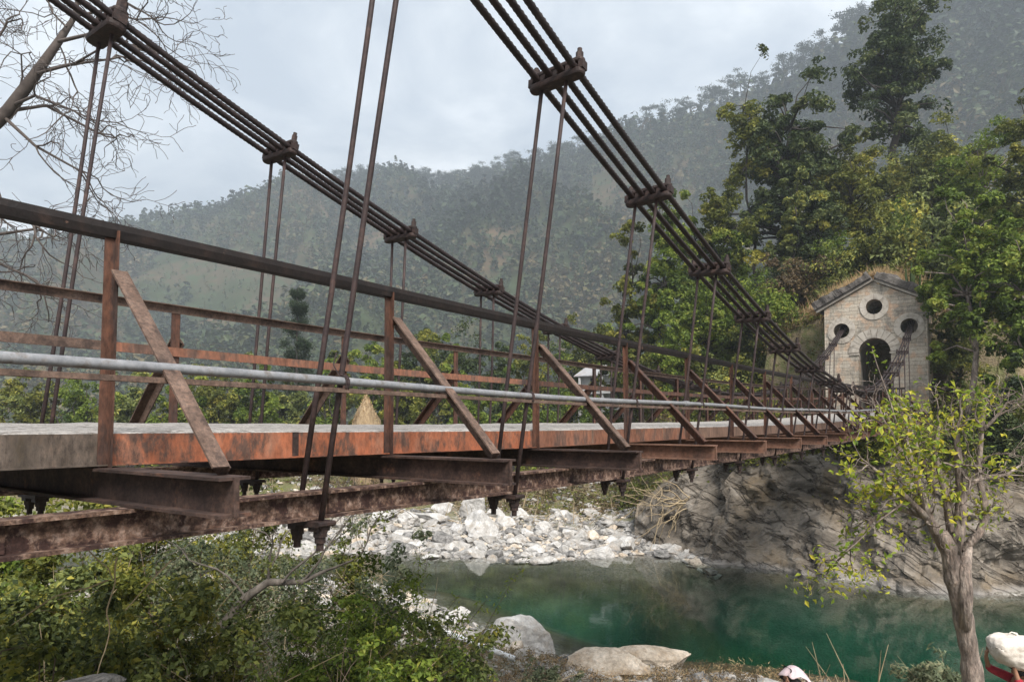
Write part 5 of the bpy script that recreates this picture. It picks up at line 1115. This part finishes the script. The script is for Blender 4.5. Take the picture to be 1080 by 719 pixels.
# =================================================================== HOUSE, HAYSTACK, BROKEN PIPE
M['white_wall'] = mat_noise('white_wall', [(.3, (.46, .46, .46)), (.7, (.58, .58, .57))], 3, .9, .1, stain=(.5, .48, .45), stain_scale=1.5)
M['tin_roof'] = mat_noise('tin_roof', [(.3, (.26, .26, .27)), (.7, (.38, .38, .385))], 2, .7, .1, stain=(.26, .22, .2), stain_scale=1.2)
M['dark_opening'] = mat_noise('dark_opening', [(.3, (.02, .02, .022)), (.7, (.04, .04, .045))], 2, .6, 0)
dH = 60.0; hx = gx(655, dH); hz = float(height([hx], [dH])[0])
house = thing('house', 'small white house with grey tin roof on the far terrace behind the railing', 'house', W(hx, dH, hz), PSI - .62)
zt = (HY - 396) / F_PX * dH - hz
mb = MB(); mb.box((0, 0, zt / 2), (5.6, 3.8, zt)); mb.add([(-2.8, -1.9, zt), (-2.8, 1.9, zt), (-2.8, 0, zt + .85), (2.8, -1.9, zt), (2.8, 1.9, zt), (2.8, 0, zt + .85)], [[0, 1, 2], [3, 5, 4], [0, 3, 4, 1]]); mb.build('wall', M['white_wall'], house)
for s in (-1, 1):
    mb = MB(); a = np.array([0, 0, zt + .95]); b = np.array([0, s * 2.5, zt - .12]); V = [p + np.array([x, 0, dz]) for x in (-3.2, 3.2) for p in (a, b) for dz in (0, .08)]
    mb.add(V, [[0, 1, 3, 2], [4, 6, 7, 5], [0, 4, 5, 1], [2, 3, 7, 6], [1, 5, 7, 3], [0, 2, 6, 4]]); mb.build('roof', M['tin_roof'], house)
for x in (-1.5, .5, 2.0):
    mb = MB(); mb.box((x, -1.87, zt - .75), (.8, .1, 1.0)); w = mb.build('window', M['dark_opening'], house)
    mb = MB(); mb.box((x, -1.94, zt - 1.3), (.95, .06, .08)); mb.build('sill', M['white_wall'], w)
for y in (-.9, .3, 1.2):
    mb = MB(); mb.box((-2.78, y, zt - .7), (.1, .5, 1.1)); mb.build('window', M['dark_opening'], house)
for x in (-2.7, -.5, 1.3, 2.75):
    mb = MB(); mb.box((x, -2.35, zt / 2 - .1), (.16, .16, zt - .2)); mb.build('veranda_post', M['white_wall'], house)
mb = MB(); mb.box((0, -2.2, zt - 1.55), (5.6, .6, .12)); mb.build('balcony', M['white_wall'], house)

rng = np.random.default_rng(51); d = 46.0; zb = gz(386, d); hh = (HY - 417) / F_PX * d - zb
t = thing('haystack', 'small conical straw haystack standing on the far terrace beyond the deck', 'haystack', W(gx(386, d), d, zb))
mb = MB(); an = np.linspace(0, 6.283, 22, endpoint=False); V = []; prof = [(0, .85), (.3, 1.05), (.55, 1.02), (.72, .78), (.86, .45), (.95, .17), (1.0, .03)]
for f, r in prof:
    rr = r * (1 + .09 * rng.normal(size=22)); V += [(rr[i] * math.cos(a), rr[i] * math.sin(a), f * hh) for i, a in enumerate(an)]
F = [[i*22+j, i*22+(j+1) % 22, (i+1)*22+(j+1) % 22, (i+1)*22+j] for i in range(6) for j in range(22)] + [[6*22+j for j in range(22)]]
M['straw'] = mat_noise('straw', [(.3, (.15, .10, .06)), (.5, (.25, .18, .105)), (.7, (.35, .265, .165))], 9, .95, .8, stretch=(1, 1, .25), dist=.05)
mb.add(V, F); mb.build('stack', M['straw'], t, True)
n = 2600; f = rng.uniform(.03, 1, n); rr = np.interp(f, [p[0] for p in prof], [p[1] for p in prof]) + .03; a = rng.uniform(0, 6.283, n)
link('loose_straw', leaf_mesh('loose_straw', np.stack([rr * np.cos(a), rr * np.sin(a), f * hh], 1)[:900], .34, L['straw'], rng, asp=.12, up=-.2, axis=np.array([0, 0, -1.0])), t)
mb = MB(); mb.tube([(0, 0, hh * .9), (.03, 0, hh + .3)], .025, 5); mb.build('pole', M['brown_twig'], t)

M['white_pipe'] = mat_noise('white_pipe', [(.3, (.5, .52, .54)), (.7, (.66, .67, .68))], 5, .5, .1, stain=(.38, .36, .33), stain_scale=4)
pa = np.array(at(448, 655, 17.2)); pb = np.array(at(543, 691, 16.2))
mb = MB(); rr = .065
mid = [pa + (pb - pa) * f for f in np.linspace(0, 1, 9)]; n = 14; outer = []
mb.tube(mid, rr, n, caps=False); mb.tube([mid[-1] - (pb - pa) * .0, mid[-1] - (pb - pa) * .06], [rr * .8, rr * .8], n, caps=False)
tag(mb.build('broken_pipe', M['white_pipe'], None, True), 'broken pale plastic pipe lying on the near bank beside the white angular boulder', 'pipe')

# =================================================================== PEOPLE
def skin_mat(name, c): return mat_noise(name, [(.3, tuple(x * .85 for x in c)), (.7, c)], 12, .6, .05)
M['skin'] = skin_mat('brown_skin', (.27, .14, .085)); M['hair'] = mat_noise('black_hair', [(.3, (.008, .007, .007)), (.7, (.02, .017, .016))], 40, .5, .3, stretch=(1, 1, .2))
M['red_cloth'] = mat_noise('red_cloth', [(.3, (.26, .018, .03)), (.7, (.38, .03, .045))], 6, .9, .3, stain=(.19, .012, .022), stain_scale=7)
M['dark_cloth'] = mat_noise('dark_cloth', [(.3, (.012, .013, .018)), (.7, (.03, .03, .04))], 8, .9, .3)
M['pink_cloth'] = mat_noise('pink_cloth', [(.3, (.58, .44, .47)), (.7, (.74, .62, .64))], 7, .9, .4, dist=.03)
M['blue_cloth'] = mat_noise('blue_cloth', [(.3, (.03, .045, .08)), (.7, (.06, .085, .14))], 8, .9, .3)
M['sack'] = mat_noise('sack_cloth', [(.3, (.54, .48, .42)), (.7, (.68, .63, .57))], 30, .9, .5, stain=(.42, .36, .3), stain_scale=4, dist=.01)
def skinned(name, J, E, mat, parent, root='pelvis', sub=2):
    names = list(J); me = bpy.data.meshes.new(name); me.from_pydata([J[n][0] for n in names], [(names.index(a), names.index(b)) for a, b in E], []); ob = bpy.data.objects.new('tmp', me); COL.objects.link(ob)
    md = ob.modifiers.new('Skin', 'SKIN'); md.use_smooth_shade = True
    if not me.skin_vertices: me.attributes  # layer is made with the modifier
    for i, n in enumerate(names):
        r = J[n][1]; me.skin_vertices[0].data[i].radius = (r, r) if np.isscalar(r) else r; me.skin_vertices[0].data[i].use_root = n == root
    ss = ob.modifiers.new('Sub', 'SUBSURF'); ss.levels = sub; ss.render_levels = sub
    out = bpy.data.meshes.new_from_object(ob.evaluated_get(bpy.context.evaluated_depsgraph_get())); bpy.data.objects.remove(ob); bpy.data.meshes.remove(me)
    out.materials.clear(); out.materials.append(mat); out.polygons.foreach_set('use_smooth', np.ones(len(out.polygons), bool)); out.name = name
    return link(name, out, parent)
def figure(label, loc, rz, hands, lean=(0, 0), top='red_cloth', bottom='blue_cloth', stride=.1):
    """x right, y forward; hands: two (elbow, wrist, finger direction)"""
    p = thing('person', label, 'person', loc, rz); lx, ly = lean
    J = {'pelvis': ((0, 0, .88), .125), 'waist': ((lx*.3, ly*.3, 1.03), .115), 'chest': ((lx*.7, ly*.7, 1.2), .14), 'collar': ((lx, ly, 1.34), .10), 'neck': ((lx*1.1, ly*1.1, 1.40), .052), 'jaw': ((lx*1.2, ly*1.2+.035, 1.46), .068), 'skull': ((lx*1.25, ly*1.25+.005, 1.545), .096), 'crown': ((lx*1.25, ly*1.25-.005, 1.60), .07), 'nose': ((lx*1.22, ly*1.22+.125, 1.495), .012)}
    E = [('pelvis', 'waist'), ('waist', 'chest'), ('chest', 'collar'), ('collar', 'neck'), ('neck', 'jaw'), ('jaw', 'skull'), ('skull', 'crown'), ('jaw', 'nose')]
    for s, sg in (('l', -1), ('r', 1)):
        J[s+'hip'] = ((sg*.09, 0, .82), .095); J[s+'knee'] = ((sg*.10, sg*stride*.5+.03, .46), .058); J[s+'ankle'] = ((sg*.10, sg*stride, .085), .04); J[s+'toe'] = ((sg*.115, sg*stride+.16, .03), .034)
        E += [('pelvis', s+'hip'), (s+'hip', s+'knee'), (s+'knee', s+'ankle'), (s+'ankle', s+'toe')]
    for (s, sg), (el, wr, fd) in zip((('l', -1), ('r', 1)), hands):
        J[s+'sho'] = ((lx + sg*.165, ly, 1.31), .062); J[s+'elb'] = (el, .042); J[s+'wri'] = (wr, .029); fd = np.array(fd, float); fd /= np.linalg.norm(fd)
        sd = np.cross(fd, (0, 1, .2)); sd /= np.linalg.norm(sd); nn = np.cross(sd, fd); pm = np.array(wr) + fd * .075; J[s+'palm'] = (tuple(pm), (.036, .02))
        E += [('collar', s+'sho'), (s+'sho', s+'elb'), (s+'elb', s+'wri'), (s+'wri', s+'palm')]
        for q, (o, ln) in enumerate(((-.03, .066), (-.01, .08), (.011, .075), (.031, .058))):
            a = pm + sd * o + fd * .02; J[f'{s}f{q}a'] = (tuple(a + fd * ln * .5), .0095); J[f'{s}f{q}b'] = (tuple(a + fd * ln * .9 + nn * .022), .008); E += [(s+'palm', f'{s}f{q}a'), (f'{s}f{q}a', f'{s}f{q}b')]
        a = np.array(wr) + fd * .03; J[s+'th'] = (tuple(a + sd * -.045 * sg + fd * .03), .011); J[s+'th2'] = (tuple(a + sd * -.055 * sg + fd * .065 + nn * .012), .0095); E += [(s+'wri', s+'th'), (s+'th', s+'th2')]
    skinned('body', J, E, M['skin'], p)
    for sg in (-1, 1):                       # eyes
        mb = MB(); c = np.array([lx*1.24 + sg*.033, ly*1.24 + .087, 1.527]); mb.tube([c + np.array([-.012, 0, 0]), c, c + np.array([.012, 0, 0])], [.002, .009, .002], 8); mb.build('eye', M['hair'], p)
    JJ = {k: (J[k][0], J[k][1] + .022) for k in ('pelvis', 'waist', 'chest', 'lsho', 'rsho', 'lelb', 'relb')}; JJ['collar'] = (J['collar'][0], .092); JJ['hem'] = ((0, 0, .74), .155)
    for s in 'lr': JJ[s+'cuff'] = (tuple(np.array(J[s+'elb'][0]) * .7 + np.array(J[s+'wri'][0]) * .3), .05)
    skinned('jacket', JJ, [('hem', 'pelvis'), ('pelvis', 'waist'), ('waist', 'chest'), ('chest', 'collar'), ('collar', 'lsho'), ('collar', 'rsho'), ('lsho', 'lelb'), ('rsho', 'relb'), ('lelb', 'lcuff'), ('relb', 'rcuff')], M[top], p)
    JT = {'pelvis': (J['pelvis'][0], .14)}
    for s in 'lr': JT[s+'hip'] = (J[s+'hip'][0], .115); JT[s+'knee'] = (J[s+'knee'][0], .09); JT[s+'ankle'] = (tuple(np.array(J[s+'ankle'][0]) + np.array([0, 0, .05])), .075)
    skinned('trousers', JT, [('pelvis', 'lhip'), ('pelvis', 'rhip'), ('lhip', 'lknee'), ('rhip', 'rknee'), ('lknee', 'lankle'), ('rknee', 'rankle')], M[bottom], p)
    sk = np.array(J['skull'][0]); JH = {'h0': (tuple(sk + np.array([0, -.025, .03])), .103), 'h1': (tuple(sk + np.array([0, -.05, -.05])), .085), 'h2': (tuple(sk + np.array([0, -.075, -.14])), .05), 'h3': (tuple(sk + np.array([0, .02, .05])), .085)}
    skinned('hair', JH, [('h3', 'h0'), ('h0', 'h1'), ('h1', 'h2')], M['hair'], p, root='h0')
    return p, J
def drape(name, parent, cen, rad, zlo, mat, seed, flare=.25):
    """a cloth laid over the head: a folded dome open below"""
    rg = np.random.default_rng(seed); nu, nv = 40, 16; V = []
    for j in range(nv):
        f = j / (nv - 1); th = f * math.pi * .52
        for i in range(nu):
            a = 2 * math.pi * i / nu; r = math.sin(th) * (1 + flare * f * f) * (1 + .10 * f * math.sin(5 * a + 1) + .07 * f * math.sin(11 * a) + .05 * math.sin(3 * a + 4 * f)); bk = max(0, -math.sin(a)) ** 2; z = math.cos(th) - f * f * (1.5 * bk + .12 * math.sin(5 * a + 1)) + .06 * f * math.sin(9 * a); r *= 1 + .5 * bk * f * f
            V.append((cen[0] + rad[0] * r * math.cos(a), cen[1] + rad[1] * r * math.sin(a), cen[2] + rad[2] * z))
    F = [[j*nu+i, j*nu+(i+1) % nu, (j+1)*nu+(i+1) % nu, (j+1)*nu+i] for j in range(nv-1) for i in range(nu)]
    me = np_mesh(name, V, F, mat, True); ob = link(name, me, parent); md = ob.modifiers.new('Solid', 'SOLIDIFY'); md.thickness = .012; return ob
d = 11.0; r1 = gx(838, d); z1 = (HY - 697) / F_PX * d - 1.735
p1, J1 = figure('person in dark clothes with a pale pink cloth over the head', W(r1, d, z1), PSI + 1.75, (((-.28, .22, 1.25), (-.16, .28, 1.47), (.5, -.1, 1)), ((.27, .08, 1.08), (.12, .26, 1.2), (-.2, .2, 1))), lean=(0, .12), top='dark_cloth', bottom='dark_cloth')
drape('headscarf', p1, (0, .085, 1.60), (.125, .15, .115), 1.3, M['pink_cloth'], 3)
r2 = gx(1068, d); z2 = (HY - 692) / F_PX * d - 1.67
p2, J2 = figure('person in a red jacket carrying a big pale sack on the head', W(r2, d, z2), PSI + 1.35, (((-.24, .12, 1.40), (-.20, .16, 1.61), (.1, .1, 1)), ((.16, .36, 1.47), (.06, .44, 1.66), (-.1, -.2, 1))), top='red_cloth', bottom='dark_cloth')
# the sack on the head
rg = np.random.default_rng(8); bm = bmesh.new(); bmesh.ops.create_icosphere(bm, subdivisions=5, radius=1); v = np.array([q.co[:] for q in bm.verts]); f = np.array([[q.index for q in t.verts] for t in bm.faces]); bm.free()
pw = 2.6; s = (np.abs(v) ** pw).sum(1) ** (-1 / pw); v = v * s[:, None]; v *= np.array([.47, .31, .235]); v[:, 2] += .05 * (v[:, 0] / .46) ** 1 * -1 - .035 * np.cos(v[:, 0] * 5) * (v[:, 2] < 0)
v += v * (fbm(v * 4, 4, 3) * .2)[:, None] + v * (np.abs(fbm(v * np.array([4, 9, 9]), 3, 6)) * .09)[:, None]
sk = link('sack', np_mesh('sack', v, f, M['sack'], True), None, W(r2 + .02, d, z2 + 1.665 + .135)); sk.rotation_euler = (0, .06, PSI + .1)
tag(sk, 'big pale woven sack balanced on the head of the person in the red jacket', 'sack')
mb = MB(); mb.tube([(-.05, 0, .2), (-.08, .0, .27), (-.16, .0, .29), (-.22, 0, .26)], [.03, .018, .01, .006], 6); mb.build('tied_end', M['sack'], sk, True)

# =================================================================== AIR, SKY, LIGHT, CAMERA
HAZE_D = .00052
m = bpy.data.materials.new('haze_air'); m.use_nodes = True; nt = m.node_tree; nt.nodes.clear(); pv = nt.nodes.new('ShaderNodeVolumePrincipled'); pv.inputs['Color'].default_value = (.82, .90, 1.0, 1); pv.inputs['Density'].default_value = HAZE_D; pv.inputs['Anisotropy'].default_value = .2
o = nt.nodes.new('ShaderNodeOutputMaterial'); nt.links.new(pv.outputs[0], o.inputs['Volume'])
mb = MB(); c = [W(a, b, z) for z in (-230, 980) for a, b in ((-3300, -90), (3300, -90), (3300, 2200), (-3300, 2200))]
mb.add(c, [[3, 2, 1, 0], [4, 5, 6, 7], [0, 1, 5, 4], [1, 2, 6, 5], [2, 3, 7, 6], [3, 0, 4, 7]]); tag(mb.build('haze', m), 'thin blue grey mist filling the valley air', 'haze', kind='stuff')

SUN_EL, sd = RAD(46), np.array([CP * .3 + SP * .95, SP * .3 - CP * .95]); sd /= np.linalg.norm(sd)
sl = bpy.data.lights.new('sun', 'SUN'); sl.energy = 4.0; sl.angle = RAD(26); sl.color = (1, .96, .9); so = bpy.data.objects.new('sun', sl); COL.objects.link(so)
so.rotation_euler = Vector((sd[0] * math.cos(SUN_EL), sd[1] * math.cos(SUN_EL), math.sin(SUN_EL))).to_track_quat('Z', 'Y').to_euler()
w = bpy.data.worlds.new('World'); SC.world = w; w.use_nodes = True; nt = w.node_tree; N = nt.nodes; N.clear(); Lk = nt.links
sky = N.new('ShaderNodeTexSky'); sky.sky_type = 'NISHITA'; sky.sun_disc = False; sky.sun_elevation = SUN_EL; sky.sun_rotation = math.atan2(sd[0], sd[1])
tc = N.new('ShaderNodeTexCoord'); sp = N.new('ShaderNodeSeparateXYZ'); Lk.new(tc.outputs['Generated'], sp.inputs[0])
az = N.new('ShaderNodeMath'); az.operation = 'ADD'; az.inputs[1].default_value = .28; Lk.new(sp.outputs[2], az.inputs[0]); az2 = N.new('ShaderNodeMath'); az2.operation = 'MAXIMUM'; az2.inputs[1].default_value = .08; Lk.new(az.outputs[0], az2.inputs[0])
dv = N.new('ShaderNodeVectorMath'); dv.operation = 'DIVIDE'; Lk.new(tc.outputs['Generated'], dv.inputs[0]); cb = N.new('ShaderNodeCombineXYZ')
for q in range(3): Lk.new(az2.outputs[0], cb.inputs[q])
Lk.new(cb.outputs[0], dv.inputs[1])
n1 = N.new('ShaderNodeTexNoise'); n1.inputs['Scale'].default_value = 2.6; n1.inputs['Detail'].default_value = 7; n1.inputs['Roughness'].default_value = .58; n1.inputs['Distortion'].default_value = .3; Lk.new(dv.outputs[0], n1.inputs['Vector'])
CLOUD = 7.6
rp = ramp(N, [(.38, (.24 * CLOUD, .275 * CLOUD, .325 * CLOUD)), (.49, (.43 * CLOUD, .455 * CLOUD, .48 * CLOUD)), (.62, (.76 * CLOUD, .765 * CLOUD, .76 * CLOUD))]); Lk.new(n1.outputs['Fac'], rp.inputs[0])
mx = N.new('ShaderNodeMix'); mx.data_type = 'RGBA'; mx.inputs[0].default_value = .95; Lk.new(sky.outputs[0], mx.inputs[6]); Lk.new(rp.outputs[0], mx.inputs[7])
bg = N.new('ShaderNodeBackground'); bg.inputs['Strength'].default_value = .13; Lk.new(mx.outputs[2], bg.inputs[0]); wo = N.new('ShaderNodeOutputWorld'); Lk.new(bg.outputs[0], wo.inputs[0])

cam = bpy.data.cameras.new('camera'); co = bpy.data.objects.new('camera', cam); COL.objects.link(co); SC.camera = co
PITCH = RAD(2.2)
cam.sensor_fit = 'HORIZONTAL'; cam.sensor_width = 36; cam.lens = 36 * F_PX / 1080; cam.clip_start = .05; cam.clip_end = 6000
co.location = (0, 0, 0); co.rotation_euler = (math.pi / 2 + PITCH, 0, PSI)
cam.shift_y = (HY - 359.5 - F_PX * math.tan(PITCH)) / 1080
SC.view_settings.view_transform = 'Standard'; SC.view_settings.look = 'None'; SC.view_settings.exposure = 0.82; SC.view_settings.gamma = 1
cy = SC.cycles; cy.use_denoising = True
try: cy.denoiser = 'OPENIMAGEDENOISE'; cy.denoising_input_passes = 'RGB_ALBEDO_NORMAL'
except Exception: pass
cy.max_bounces = 6; cy.diffuse_bounces = 3; cy.glossy_bounces = 3; cy.transmission_bounces = 4; cy.volume_bounces = 1; cy.transparent_max_bounces = 8; cy.use_fast_gi = False; cy.sample_clamp_indirect = 6; cy.caustics_reflective = False; cy.caustics_refractive = False
